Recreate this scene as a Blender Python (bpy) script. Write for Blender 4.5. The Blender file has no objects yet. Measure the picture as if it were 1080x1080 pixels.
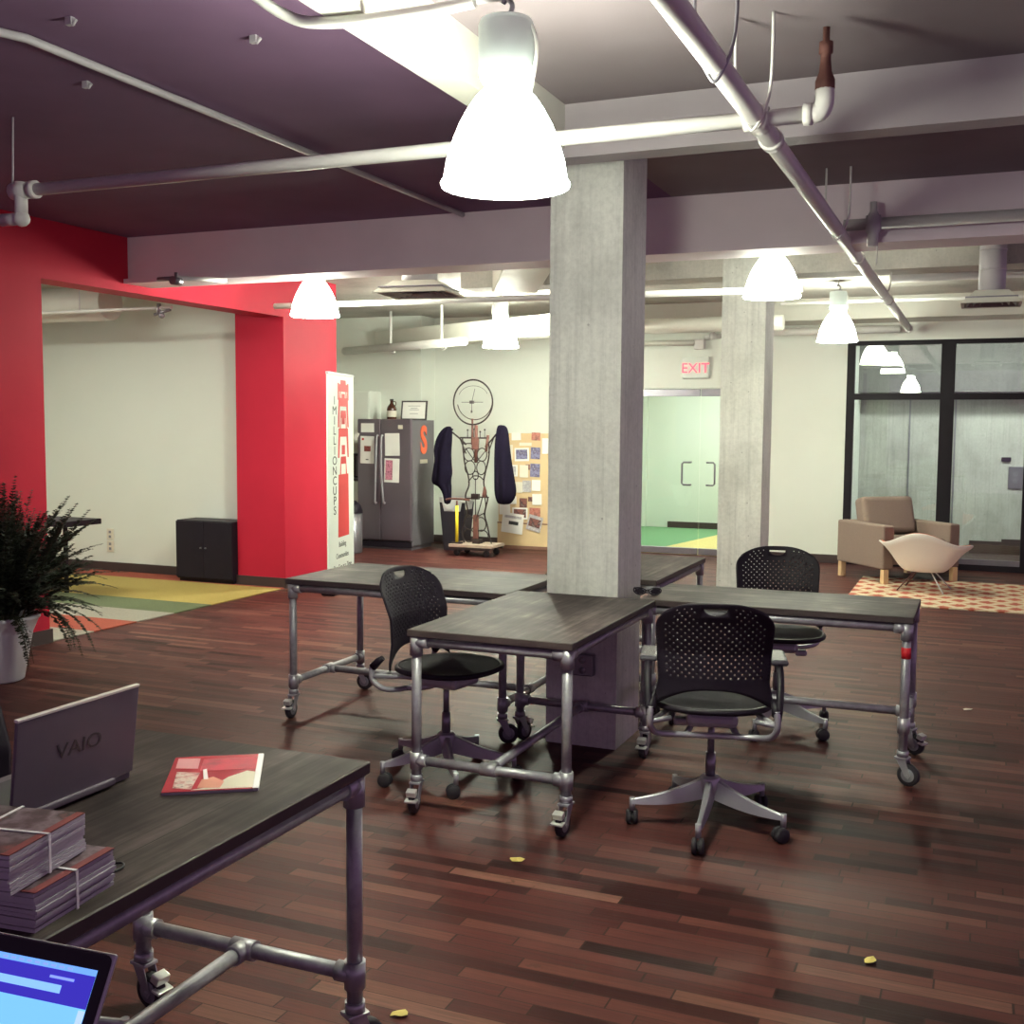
import bpy, bmesh, math, random
from mathutils import Vector, Matrix
from math import sin, cos, pi, radians, atan2, sqrt, hypot
random.seed(7)
S = bpy.context.scene
COL = S.collection

# ------------------------------------------------------------------ materials
def nmat(name):
    m = bpy.data.materials.new(name); m.use_nodes = True
    nt = m.node_tree
    return m, nt, nt.nodes['Principled BSDF']
def N(nt, t, **kw):
    n = nt.nodes.new(t)
    for k, v in kw.items(): setattr(n, k, v)
    return n
def mix(nt, f, a, b, blend='MIX'):
    n = N(nt, 'ShaderNodeMix', data_type='RGBA', blend_type=blend)
    for s, v in ((0, f), (6, a), (7, b)):
        if hasattr(v, 'links') or hasattr(v, 'is_linked'): nt.links.new(v, n.inputs[s])
        elif s == 0: n.inputs[0].default_value = v
        else: n.inputs[s].default_value = (*v, 1)
    return n.outputs[2]
def math_(nt, op, a, b=None):
    n = N(nt, 'ShaderNodeMath', operation=op)
    for i, v in enumerate((a, b)):
        if v is None: continue
        if hasattr(v, 'is_linked'): nt.links.new(v, n.inputs[i])
        else: n.inputs[i].default_value = v
    return n.outputs[0]
def ramp(nt, fac, stops):
    n = N(nt, 'ShaderNodeValToRGB')
    e = n.color_ramp.elements
    e[0].position, e[0].color = stops[0][0], (*stops[0][1], 1)
    e[1].position, e[1].color = stops[-1][0], (*stops[-1][1], 1)
    for p, c in stops[1:-1]:
        q = e.new(p); q.color = (*c, 1)
    nt.links.new(fac, n.inputs[0]); return n.outputs[0]
def noise(nt, scale, detail=3, vec=None, rough=.55):
    n = N(nt, 'ShaderNodeTexNoise'); n.inputs['Scale'].default_value = scale; n.inputs['Detail'].default_value = detail
    n.inputs['Roughness'].default_value = rough
    if vec: nt.links.new(vec, n.inputs['Vector'])
    return n.outputs[0]
def objvec(nt, scale=None, world=False):
    if world: o = N(nt, 'ShaderNodeNewGeometry').outputs['Position']
    else: o = N(nt, 'ShaderNodeTexCoord').outputs['Object']
    if scale:
        m = N(nt, 'ShaderNodeMapping'); m.inputs['Scale'].default_value = scale
        nt.links.new(o, m.inputs[0]); o = m.outputs[0]
    return o
def bump(nt, b, h, strength=.2, dist=.01):
    n = N(nt, 'ShaderNodeBump'); n.inputs['Strength'].default_value = strength; n.inputs['Distance'].default_value = dist
    nt.links.new(h, n.inputs['Height']); nt.links.new(n.outputs[0], b.inputs['Normal'])
def plain(name, c, rough=.5, metal=0, var=.12, scale=8, bmp=0, spec=.5):
    m, nt, b = nmat(name)
    v = noise(nt, scale, 3, objvec(nt))
    lo = tuple(x*(1-var) for x in c); hi = tuple(min(1, x*(1+var)) for x in c)
    nt.links.new(mix(nt, v, lo, hi), b.inputs['Base Color'])
    b.inputs['Roughness'].default_value = rough; b.inputs['Metallic'].default_value = metal
    b.inputs['Specular IOR Level'].default_value = spec
    if bmp: bump(nt, b, noise(nt, scale*12, 2, objvec(nt)), bmp, .004)
    return m
def emit(name, c, s, rough=.5):
    m, nt, b = nmat(name)
    b.inputs['Base Color'].default_value = (*c, 1); b.inputs['Roughness'].default_value = rough
    b.inputs['Emission Color'].default_value = (*c, 1); b.inputs['Emission Strength'].default_value = s
    return m
def glassmat(name, tint, spec=.5, haze=0):
    m, nt, b = nmat(name)
    nt.nodes.remove(b)
    out = nt.nodes['Material Output']
    t = N(nt, 'ShaderNodeBsdfTransparent'); t.inputs[0].default_value = (*tint, 1)
    g = N(nt, 'ShaderNodeBsdfGlossy'); g.inputs['Roughness'].default_value = .01; g.inputs[0].default_value = (1, 1, 1, 1)
    f = N(nt, 'ShaderNodeFresnel'); f.inputs[0].default_value = 1.5
    k = math_(nt, 'MULTIPLY', f.outputs[0], spec)
    x = N(nt, 'ShaderNodeMixShader'); nt.links.new(k, x.inputs[0]); nt.links.new(t.outputs[0], x.inputs[1]); nt.links.new(g.outputs[0], x.inputs[2])
    nt.links.new(x.outputs[0], out.inputs[0])
    return m

def floor_mat():
    m, nt, b = nmat('old_wood_floor')
    pos = objvec(nt, world=True)
    sx = N(nt, 'ShaderNodeSeparateXYZ'); nt.links.new(pos, sx.inputs[0])
    yy = math_(nt, 'DIVIDE', sx.outputs[1], .060)
    row = math_(nt, 'FLOOR', yy)
    wr = N(nt, 'ShaderNodeTexWhiteNoise', noise_dimensions='1D'); nt.links.new(row, wr.inputs['W'])
    ln = math_(nt, 'ADD', math_(nt, 'MULTIPLY', wr.outputs[0], .35), .33)
    xx = math_(nt, 'ADD', math_(nt, 'DIVIDE', sx.outputs[0], ln), math_(nt, 'MULTIPLY', wr.outputs[0], 37.3))
    cell = math_(nt, 'FLOOR', xx)
    cb = N(nt, 'ShaderNodeCombineXYZ'); nt.links.new(cell, cb.inputs[0]); nt.links.new(row, cb.inputs[1])
    wn = N(nt, 'ShaderNodeTexWhiteNoise', noise_dimensions='2D'); nt.links.new(cb.outputs[0], wn.inputs['Vector'])
    c = ramp(nt, wn.outputs[0], [(0, (.026, .008, .009)), (.07, (.055, .016, .016)), (.3, (.082, .0235, .0225)), (.65, (.110, .034, .031)), (.9, (.140, .048, .040)), (1, (.19, .085, .066))])
    mp = N(nt, 'ShaderNodeMapping'); mp.inputs['Scale'].default_value = (2.2, 40, 1); nt.links.new(pos, mp.inputs[0])
    ad = N(nt, 'ShaderNodeVectorMath', operation='ADD'); nt.links.new(mp.outputs[0], ad.inputs[0]); nt.links.new(wn.outputs[1], ad.inputs[1])
    grain = noise(nt, 2.2, 5, ad.outputs[0], .65)
    c = mix(nt, .75, c, ramp(nt, grain, [(.25, (.35, .33, .33)), (.5, (.8, .8, .8)), (.75, (1.2, 1.2, 1.2))]), 'MULTIPLY')
    big = noise(nt, .7, 4, pos)
    c = mix(nt, .7, c, ramp(nt, big, [(.3, (.6, .58, .6)), (.7, (1.1, 1.1, 1.1))]), 'MULTIPLY')
    stain = noise(nt, 3.1, 6, pos, .7)
    c = mix(nt, math_(nt, 'MULTIPLY', math_(nt, 'LESS_THAN', stain, .34), .5), c, (.05, .028, .022))
    fy = math_(nt, 'FRACT', yy); fx = math_(nt, 'FRACT', xx)
    gy = math_(nt, 'LESS_THAN', math_(nt, 'ABSOLUTE', math_(nt, 'SUBTRACT', fy, .5)), .475)
    gx = math_(nt, 'LESS_THAN', math_(nt, 'ABSOLUTE', math_(nt, 'SUBTRACT', fx, .5)), .494)
    ok = math_(nt, 'MULTIPLY', gx, gy)
    c = mix(nt, ok, (.03, .014, .011), c)
    nt.links.new(c, b.inputs['Base Color'])
    r = ramp(nt, grain, [(.2, (.40,)*3), (.8, (.62,)*3)])
    nt.links.new(r, b.inputs['Roughness'])
    b.inputs['Specular IOR Level'].default_value = .12
    h = math_(nt, 'ADD', math_(nt, 'MULTIPLY', ok, .6), math_(nt, 'ADD', math_(nt, 'MULTIPLY', wn.outputs[0], .5), math_(nt, 'MULTIPLY', grain, .5)))
    bump(nt, b, h, .35, .004)
    return m
def table_mat(name, axis, dark):
    m, nt, b = nmat(name)
    sc = (1.2, 22, 22) if axis == 'x' else (22, 1.2, 22)
    v = objvec(nt, sc)
    g = noise(nt, 2.0, 6, v, .65)
    c = ramp(nt, g, [(.25, (.032, .021, .023)), (.45, (.064, .046, .048)), (.6, (.105, .081, .082)), (.8, (.20, .168, .165))])
    big = noise(nt, 3.0, 4, objvec(nt))
    c = mix(nt, .9, c, ramp(nt, big, [(.34, (.30, .27, .28)), (.5, (.75, .72, .72)), (.66, (1.8, 1.8, 1.75))]), 'MULTIPLY')
    o = objvec(nt); sx = N(nt, 'ShaderNodeSeparateXYZ'); nt.links.new(o, sx.inputs[0])
    w = math_(nt, 'DIVIDE', sx.outputs[1 if axis == 'x' else 0], .235)
    rw = N(nt, 'ShaderNodeTexWhiteNoise', noise_dimensions='1D'); nt.links.new(math_(nt, 'FLOOR', w), rw.inputs['W'])
    c = mix(nt, .6, c, ramp(nt, rw.outputs[0], [(0, (.75, .72, .7)), (1, (1.15, 1.15, 1.15))]), 'MULTIPLY')
    c = mix(nt, math_(nt, 'LESS_THAN', math_(nt, 'FRACT', w), .012), c, (.03, .022, .02))
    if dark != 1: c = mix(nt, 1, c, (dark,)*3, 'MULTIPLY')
    nt.links.new(c, b.inputs['Base Color']); b.inputs['Roughness'].default_value = .55; b.inputs['Specular IOR Level'].default_value = .10
    bump(nt, b, g, .15, .003)
    return m
def concrete_mat(name, base, streak=.5, board=True):
    m, nt, b = nmat(name)
    pos = objvec(nt, world=True)
    a = noise(nt, 2.2, 6, pos, .6)
    mp = N(nt, 'ShaderNodeMapping'); mp.inputs['Scale'].default_value = (16, 16, .6); nt.links.new(pos, mp.inputs[0])
    s = noise(nt, 2.0, 5, mp.outputs[0], .7)
    f = noise(nt, 38, 4, pos, .7)
    c = ramp(nt, a, [(.25, tuple(x*.72 for x in base)), (.5, base), (.75, tuple(min(1, x*1.12) for x in base))])
    c = mix(nt, streak, c, ramp(nt, s, [(.3, (.62, .62, .63)), (.5, (.95, .95, .95)), (.75, (1.12, 1.12, 1.1))]), 'MULTIPLY')
    c = mix(nt, .5, c, ramp(nt, f, [(.3, (.75, .75, .75)), (.6, (1.05, 1.05, 1.05))]), 'MULTIPLY')
    vo = N(nt, 'ShaderNodeTexVoronoi'); vo.inputs['Scale'].default_value = 9; nt.links.new(pos, vo.inputs['Vector'])
    pit = math_(nt, 'LESS_THAN', vo.outputs['Distance'], .055)
    c = mix(nt, math_(nt, 'MULTIPLY', pit, .6), c, tuple(x*.35 for x in base))
    nt.links.new(c, b.inputs['Base Color']); b.inputs['Roughness'].default_value = .8
    h = math_(nt, 'SUBTRACT', math_(nt, 'ADD', f, math_(nt, 'MULTIPLY', s, .8)), math_(nt, 'MULTIPLY', pit, 1.5))
    bump(nt, b, h, .3, .006)
    return m
def stripes_mat():
    m, nt, b = nmat('striped_carpet')
    pos = objvec(nt, world=True); sx = N(nt, 'ShaderNodeSeparateXYZ'); nt.links.new(pos, sx.inputs[0])
    t = math_(nt, 'DIVIDE', math_(nt, 'SUBTRACT', sx.outputs[1], 5.0), 5.0)
    n = N(nt, 'ShaderNodeValToRGB'); n.color_ramp.interpolation = 'CONSTANT'
    e = n.color_ramp.elements
    W, Rd, G, Yl = (.46, .43, .36), (.52, .10, .055), (.17, .21, .10), (.62, .46, .12)
    st = [(0, Rd), (.1, G), (.2, W), (.3, Rd), (.392, W), (.484, G), (.582, Yl), (.79, Rd)]
    e[0].color = (*Rd, 1); e[1].position = .9; e[1].color = (*Yl, 1)
    for p, c in st[1:]:
        q = e.new(p); q.color = (*c, 1)
    nt.links.new(t, n.inputs[0])
    f = noise(nt, 90, 3, pos)
    nt.links.new(mix(nt, 1, n.outputs[0], ramp(nt, f, [(.3, (.42,)*3), (.7, (.66,)*3)]), 'MULTIPLY'), b.inputs['Base Color'])
    b.inputs['Roughness'].default_value = .95; bump(nt, b, f, .4, .004)
    return m
def rug_mat():
    m, nt, b = nmat('ikat_rug')
    o = objvec(nt); mp = N(nt, 'ShaderNodeMapping'); mp.inputs['Scale'].default_value = (1, 1, 1); nt.links.new(o, mp.inputs[0])
    nz = N(nt, 'ShaderNodeTexNoise'); nz.inputs['Scale'].default_value = 22; nt.links.new(o, nz.inputs['Vector'])
    sx = N(nt, 'ShaderNodeSeparateXYZ'); nt.links.new(o, sx.inputs[0])
    jx = math_(nt, 'ADD', sx.outputs[0], math_(nt, 'MULTIPLY', math_(nt, 'SUBTRACT', nz.outputs[0], .5), .12))
    a = math_(nt, 'ABSOLUTE', math_(nt, 'SUBTRACT', math_(nt, 'FRACT', math_(nt, 'DIVIDE', jx, .24)), .5))
    row = math_(nt, 'DIVIDE', sx.outputs[1], .30)
    c_ = math_(nt, 'ABSOLUTE', math_(nt, 'SUBTRACT', math_(nt, 'FRACT', row), .5))
    d = math_(nt, 'ADD', a, c_)
    f = noise(nt, 14, 4, objvec(nt, (4, 14, 1)), .7)
    d2 = math_(nt, 'ADD', d, math_(nt, 'MULTIPLY', math_(nt, 'SUBTRACT', f, .5), .35))
    c = ramp(nt, d2, [(.24, (.36, .065, .04)), (.31, (.48, .20, .11)), (.37, (.56, .44, .30)), (.66, (.60, .50, .36)), (.74, (.42, .12, .06)), (.86, (.34, .06, .035))])
    nt.links.new(c, b.inputs['Base Color']); b.inputs['Roughness'].default_value = .95
    bump(nt, b, noise(nt, 150, 2, o), .4, .003)
    return m
def pipe_metal():
    m, nt, b = nmat('galvanized_pipe')
    v = noise(nt, 30, 4, objvec(nt))
    nt.links.new(ramp(nt, v, [(.3, (.27, .265, .29)), (.7, (.40, .39, .42))]), b.inputs['Base Color'])
    b.inputs['Metallic'].default_value = .4
    nt.links.new(ramp(nt, v, [(.2, (.34,)*3), (.8, (.5,)*3)]), b.inputs['Roughness'])
    return m
def photo_mat(name, cols, scale=9, seed=0):
    # a small print: blotches of a few inks
    m, nt, b = nmat(name)
    mp = N(nt, 'ShaderNodeMapping'); mp.inputs['Location'].default_value = (seed*3.1, seed*1.7, seed*.9)
    nt.links.new(N(nt, 'ShaderNodeTexCoord').outputs['Object'], mp.inputs[0])
    v = noise(nt, scale, 4, mp.outputs[0], .6)
    k = len(cols)
    nt.links.new(ramp(nt, v, [(.3+.4*i/(k-1), c) for i, c in enumerate(cols)]), b.inputs['Base Color'])
    b.inputs['Roughness'].default_value = .5
    return m

M = dict(
 floor=floor_mat(), carpet=stripes_mat(), rug=rug_mat(), pipe=pipe_metal(),
 ceil=plain('shaded_ceiling_paint', (.20, .118, .205), .9, var=.2, scale=1.5, bmp=.15, spec=.2),  # left of the narrow beam: shade and its purple cast put into the colour
 ceilr=plain('lamplit_ceiling_paint', (.25, .21, .225), .9, var=.2, scale=1.5, bmp=.15, spec=.2),  # same ceiling by the near lamp, the lamp light put into the colour
 beam=plain('painted_beam', (.40, .36, .38), .6, var=.12, scale=2.5, bmp=.1),
 beamp=plain('lamplit_beam_paint', (.80, .70, .74), .6, var=.10, scale=2.5, bmp=.1),  # middle beam: lamp light on its face painted in as a lighter colour
 white=plain('white_wall_paint', (.73, .765, .695), .6, var=.03, scale=2),
 red=plain('red_wall_paint', (.46, .020, .045), .55, var=.08, scale=3, spec=.1),
 base=plain('dark_baseboard', (.045, .028, .028), .5),
 conc=concrete_mat('cast_concrete', (.66, .665, .62)),
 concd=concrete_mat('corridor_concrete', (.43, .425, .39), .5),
 concdark=concrete_mat('pane_dimming_concrete', (.13, .125, .12), .3),  # darker copy of the corridor concrete, to dim the upper panes
 conch=concrete_mat('rough_concrete_ceiling', (.46, .44, .40), .2),
 pwhite=plain('white_pipe_paint', (.66, .65, .62), .45, var=.08),
 pgrey=plain('grey_pipe_paint', (.46, .44, .46), .5, var=.1),
 duct=plain('duct_paint', (.62, .62, .55), .5, var=.06),
 black=plain('black_plastic', (.013, .009, .016), .5, var=.2, spec=.25),
 seatf=plain('black_seat_fabric', (.012, .010, .014), .9, var=.3, scale=60, bmp=.3),
 alu=plain('cast_aluminium', (.40, .395, .43), .36, .45, var=.1),
 chrome=plain('bright_chrome', (.75, .75, .76), .15, .9, var=.05),
 zinc=plain('bright_zinc_pedal', (.80, .82, .78), .28, .55, var=.05),
 steel=plain('steel_grey', (.25, .24, .27), .35, .7, var=.12),
 rubber=plain('dark_rubber', (.022, .019, .024), .7, var=.2),
 hubm=plain('grey_wheel_hub', (.26, .26, .29), .5, .3),
 padgrey=plain('grey_arm_pad', (.10, .095, .11), .22, var=.1),
 ballast=plain('lamp_housing_paint', (.55, .62, .62), .4, var=.04),
 shade=emit('glowing_lamp_shade', (.96, 1, .83), 70),
 bulb=emit('lamp_bulb', (1, .95, .8), 60),
 fridge=plain('dark_stainless', (.20, .165, .20), .38, .75, var=.08, scale=3),
 fridges=plain('fridge_side_grey', (.17, .16, .18), .5, .2, var=.08),
 paper=plain('white_paper', (.78, .78, .74), .7, var=.03),
 cream=plain('cream_paper', (.70, .66, .55), .7, var=.05),
 ink=plain('black_ink', (.03, .03, .03), .6),
 inkred=plain('red_ink', (.55, .035, .04), .55, var=.05),
 dullred=plain('dull_red_ink', (.17, .018, .022), .6, var=.15),
 orange=plain('orange_plastic', (.80, .13, .05), .5, var=.05),
 bannerm=plain('banner_vinyl', (.68, .74, .68), .5, var=.03),
 iron=plain('dark_wrought_iron', (.035, .024, .024), .5, .4, var=.3),
 rust=plain('rusty_iron', (.13, .05, .04), .7, .2, var=.4, scale=25),
 wire=plain('thin_wire', (.12, .11, .11), .4, .7),
 cloth=plain('dark_navy_cloth', (.006, .004, .012), 1.0, var=.3, scale=20, spec=.1),
 yellow=plain('yellow_plastic', (.82, .66, .03), .45, var=.05),
 wood=plain('pale_birch_ply', (.62, .46, .26), .55, var=.12, scale=5),
 woodleg=plain('blond_wood', (.66, .47, .26), .5, var=.1),
 dolly=plain('worn_dolly_wood', (.40, .31, .25), .7, var=.3, scale=10),
 bin=plain('dark_bin_plastic', (.020, .017, .026), .5),
 bag=plain('clear_bin_liner', (.62, .63, .62), .35, var=.1),
 brown=plain('brown_glass', (.06, .02, .012), .12),
 sofa=plain('taupe_upholstery', (.215, .155, .13), .95, var=.12, scale=70, bmp=.35),
 shellw=plain('white_shell_plastic', (.80, .76, .70), .35, var=.03),
 shello=plain('orange_seat_pad', (.75, .20, .09), .8, var=.08),
 frame=plain('black_window_frame', (.012, .009, .013), .55, spec=.2),
 glass=glassmat('clear_door_glass', (.95, .98, .96), .7),
 glassd=glassmat('partition_glass', (.88, .91, .88), 1.0),
 lap=plain('silver_laptop_lid', (.10, .075, .105), .5, .1, var=.05),
 lapedge=plain('lamplit_lid_edge', (.85, .80, .74), .25, .3, var=.02),  # lamp light along the lid's top edge, painted as a pale colour
 lapdark=plain('dark_logo', (.045, .04, .05), .3, .5),
 keyb=plain('dark_keys', (.03, .03, .035), .6),
 spaper=plain('magazine_pages', (.40, .36, .42), .7, var=.12, scale=4),
 strap=plain('white_strap', (.80, .78, .80), .4),
 pot=plain('white_ceramic', (.72, .72, .76), .3, var=.03),
 soil=plain('soil', (.03, .02, .015), .95),
 leaf=plain('dark_fern_green', (.024, .034, .018), .65, var=.5, scale=12),
 stem=plain('fern_stem', (.06, .055, .025), .7),
 gcarp=plain('green_carpet', (.16, .34, .17), .95, var=.1, scale=30),
 ycarp=plain('yellow_carpet', (.66, .55, .22), .95, var=.1, scale=30),
 kick=plain('dark_counter_front', (.06, .05, .055), .5),
 tape=plain('red_tape', (.70, .02, .03), .5),
 leafy=plain('yellow_paper', (.62, .50, .14), .7, var=.1),
)
M['tx'] = table_mat('weathered_table_top_x', 'x', 1); M['ty'] = table_mat('weathered_table_top_y', 'y', 1)
M['tvign'] = table_mat('vignetted_table_top', 'y', .5)  # vignette shade multiplied into the foreground tabletop colour
M['tedge'] = plain('dark_table_edge', (.05, .034, .034), .55, var=.2)

# ------------------------------------------------------------------ mesh helpers
def BM(): return bmesh.new()
def bx(b, x0, x1, y0, y1, z0, z1, bev=0, rot=None, at=None, seg=2):
    r = bmesh.ops.create_cube(b, size=1); vs = r['verts']
    for v in vs:
        v.co = Vector(((x0+x1)/2+v.co.x*(x1-x0), (y0+y1)/2+v.co.y*(y1-y0), (z0+z1)/2+v.co.z*(z1-z0)))
    if bev:
        es = list({e for v in vs for e in v.link_edges})
        r2 = bmesh.ops.bevel(b, geom=es, offset=bev, segments=seg, profile=.5, affect='EDGES')
        vs = list({v for f in r2['faces'] for v in f.verts} | {v for v in vs if v.is_valid})
    if rot is not None:
        for v in vs: v.co = rot @ v.co
    if at is not None:
        for v in vs: v.co += Vector(at)
    return vs
def ring_frames(pts, closed):
    n = len(pts); T = []
    for i in range(n):
        a = pts[(i-1) % n] if (closed or i > 0) else pts[i]
        c = pts[(i+1) % n] if (closed or i < n-1) else pts[i]
        T.append((c-a).normalized())
    u = T[0].orthogonal().normalized(); F = []
    for i in range(n):
        u = (u - T[i]*u.dot(T[i]))
        if u.length < 1e-6: u = T[i].orthogonal()
        u.normalize(); F.append((u.copy(), T[i].cross(u)))
    return F
def tube(b, pts, r, n=10, closed=False, caps=True):
    pts = [Vector(p) for p in pts]; F = ring_frames(pts, closed)
    rr = r if hasattr(r, '__len__') else [r]*len(pts)
    R = []
    for p, (u, w), q in zip(pts, F, rr):
        R.append([b.verts.new(p + (u*cos(2*pi*k/n) + w*sin(2*pi*k/n))*q) for k in range(n)])
    m = len(R)
    for i in range(m if closed else m-1):
        A, B_ = R[i], R[(i+1) % m]
        for k in range(n):
            f = b.faces.new((A[k], A[(k+1) % n], B_[(k+1) % n], B_[k])); f.smooth = True
    if caps and not closed:
        b.faces.new(R[0][::-1]); b.faces.new(R[-1])
def cyl(b, p0, p1, r0, r1=None, n=16): tube(b, [p0, p1], [r0, r0 if r1 is None else r1], n)
def smoothpath(pts, k=6, closed=False):
    P = [Vector(p) for p in pts]; n = len(P); out = []
    for i in range(n if closed else n-1):
        p0 = P[(i-1) % n] if (closed or i > 0) else P[0]
        p1, p2 = P[i], P[(i+1) % n]
        p3 = P[(i+2) % n] if (closed or i+2 < n) else P[-1]
        for j in range(k):
            t = j/k
            out.append(.5*((2*p1) + (-p0+p2)*t + (2*p0-5*p1+4*p2-p3)*t*t + (-p0+3*p1-3*p2+p3)*t**3))
    if not closed: out.append(P[-1])
    return out
def lathe(b, prof, c=(0, 0, 0), n=32, smooth=True, axis=None):
    c = Vector(c); R = []
    for r, z in prof:
        if r < 1e-6: R.append([b.verts.new(c + Vector((0, 0, z)))])
        else: R.append([b.verts.new(c + Vector((r*cos(2*pi*k/n), r*sin(2*pi*k/n), z))) for k in range(n)])
    new = []
    for A, B_ in zip(R, R[1:]):
        for k in range(n):
            q = []
            for v in (A[k % len(A)], A[(k+1) % len(A)], B_[(k+1) % len(B_)], B_[k % len(B_)]):
                if v not in q: q.append(v)
            if len(q) > 2:
                f = b.faces.new(q); f.smooth = smooth
def prism(b, poly, z0, z1, fn=None):
    fn = fn or (lambda x, y, z: (x, y, z))
    A = [b.verts.new(fn(x, y, z0)) for x, y in poly]; B_ = [b.verts.new(fn(x, y, z1)) for x, y in poly]
    n = len(poly)
    b.faces.new(A[::-1]); b.faces.new(B_)
    for i in range(n): b.faces.new((A[i], A[(i+1) % n], B_[(i+1) % n], B_[i]))
def sphere(b, c, r, sub=2, sc=(1, 1, 1)):
    q = bmesh.ops.create_icosphere(b, subdivisions=sub, radius=r)
    for v in q['verts']:
        v.co = Vector((v.co.x*sc[0], v.co.y*sc[1], v.co.z*sc[2])) + Vector(c)
    for f in b.faces:
        if all(v in q['verts'] for v in f.verts): f.smooth = True
def obj(name, b, mat, parent=None, loc=None, rotz=None, normals=True, mods=()):
    if normals: bmesh.ops.recalc_face_normals(b, faces=b.faces)
    me = bpy.data.meshes.new(name); b.to_mesh(me); b.free()
    for mm in (mat if isinstance(mat, (list, tuple)) else [mat]): me.materials.append(mm)
    o = bpy.data.objects.new(name, me); COL.objects.link(o)
    if parent: o.parent = parent
    if loc is not None: o.location = loc
    if rotz is not None: o.rotation_euler = (0, 0, rotz)
    return o
def tag(o, label, cat, group=None, kind=None):
    o['label'] = label; o['category'] = cat
    if group: o['group'] = group
    if kind: o['kind'] = kind
    return o
def thing(name, label, cat, loc=(0, 0, 0), rotz=0, group=None):
    o = bpy.data.objects.new(name, None); o.empty_display_size = .1; COL.objects.link(o)
    o.location = loc; o.rotation_euler = (0, 0, rotz)
    return tag(o, label, cat, group)
def struct(name, b, mat, label=None):
    o = obj(name, b, mat); o['kind'] = 'structure'
    if label: o['label'] = label
    return o
def dup(root, loc, rotz, label, group=None):
    r = root.copy(); COL.objects.link(r); r.location = loc; r.rotation_euler = (0, 0, rotz); r['label'] = label
    if group: r['group'] = group
    def rec(src, dst):
        for ch in list(src.children):
            c = ch.copy(); COL.objects.link(c); c.parent = dst; rec(ch, c)
    rec(root, r)
    return r
def text(name, body, size, mat, parent, loc, rot, ext=.0008, align='CENTER', space=1, sx=1, off=0):
    cu = bpy.data.curves.new(name, 'FONT'); cu.body = body; cu.size = size; cu.extrude = ext; cu.offset = off
    cu.align_x = align; cu.align_y = 'CENTER'; cu.space_line = space
    t = bpy.data.objects.new(name, cu); COL.objects.link(t)
    bpy.context.view_layer.update()
    me = bpy.data.meshes.new_from_object(t.evaluated_get(bpy.context.evaluated_depsgraph_get()))
    bpy.data.objects.remove(t)
    me.materials.clear(); me.materials.append(mat)
    o = bpy.data.objects.new(name, me); COL.objects.link(o)
    if parent: o.parent = parent
    o.location = loc; o.rotation_euler = rot; o.scale = (sx, 1, 1)
    return o

# ------------------------------------------------------------------ setting
CZ = 3.04
def boxs(name, mat, *boxes, label=None):
    b = BM()
    for q in boxes: bx(b, *q)
    return struct(name, b, mat, label)
boxs('floor', M['floor'], (-9.9, 4.5, -3.0, 13.62, -.1, 0), label='worn reddish brown plank floor')
boxs('ceiling', M['ceil'], (-9.9, -1.85, -3.0, 7.0, CZ, CZ+.12), label='painted ceiling left of the narrow beam, its shade put into the colour')
boxs('ceiling', M['ceilr'], (-1.85, 4.5, -3.0, 7.0, CZ, CZ+.12), label='painted ceiling right of the narrow beam, lamp light put into the colour')
boxs('ceiling', M['conch'], (-9.9, 4.5, 7.0, 13.62, CZ, CZ+.12), label='rough concrete ceiling beyond the cross beam')
# red wall with the wide opening
boxs('wall_left', M['red'], (-6.75, -6.2, 3.2, 6.07, 0, CZ), (-6.45, -6.2, 6.07, 9.05, 2.62, CZ), (-6.76, -6.2, 9.05, 10.0, 0, CZ), label='red wall with a wide opening on the left')
boxs('baseboard_left', M['base'], (-6.76, -6.185, 3.2, 6.085, 0, .1), (-6.77, -6.185, 9.035, 10.0, 0, .1))
boxs('wall_annex', M['white'], (-9.9, -6.76, 9.32, 9.5, 0, CZ), label='white wall of the space behind the red opening')
boxs('baseboard_annex', M['base'], (-9.9, -6.76, 9.30, 9.325, 0, .1))
boxs('wall_annex_end', M['white'], (-9.9, -9.75, -3, 9.32, 0, CZ))
# back walls
boxs('wall_kitchen', M['white'], (-9.0, -6.88, 13.2, 13.62, 0, CZ), label='white kitchen wall behind the fridge')
boxs('wall_back', M['white'], (-6.88, -4.08, 13.6, 13.75, 0, CZ), (-4.08, -2.34, 13.54, 13.7, 2.07, CZ), (-2.34, -1.46, 13.54, 13.7, 0, CZ), (-1.46, 4.5, 13.5, 13.7, 2.60, CZ), (-4.1, -4.08, 13.54, 13.7, 0, CZ), label='white back wall with exit doorway')
boxs('baseboard_back', M['base'], (-6.88, -4.1, 13.58, 13.602, 0, .1), (-2.34, -1.46, 13.52, 13.542, 0, .1))
boxs('wall_kitchen_end', M['white'], (-9.1, -8.95, 9.5, 13.62, 0, CZ))
boxs('wall_corner', M['white'], (-9.0, -6.76, 9.49, 9.6, 0, CZ))
# lobby behind the glass doors
boxs('wall_lobby', M['white'], (-5.4, -1.5, 17.2, 17.35, 0, 2.7), (-5.4, -5.25, 13.76, 17.2, 0, 2.7), (-1.62, -1.5, 13.7, 17.2, 0, 2.7), label='white lobby wall seen through the glass doors')
boxs('baseboard_lobby', M['base'], (-4.55, -3.3, 17.17, 17.2, 0, .1))
boxs('ceiling_lobby', M['white'], (-5.4, -1.5, 13.7, 17.35, 2.7, 2.78))
b = BM(); prism(b, [(-5.4, 13.62), (-3.95, 13.62), (-3.42, 17.2), (-5.4, 17.2)], -.1, .004); struct('floor_lobby', b, M['gcarp'], 'green lobby carpet')
b = BM(); prism(b, [(-3.95, 13.62), (-1.5, 13.62), (-1.5, 17.2), (-3.42, 17.2)], -.1, .004); struct('floor_lobby', b, M['ycarp'], 'yellow lobby carpet')
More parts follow.
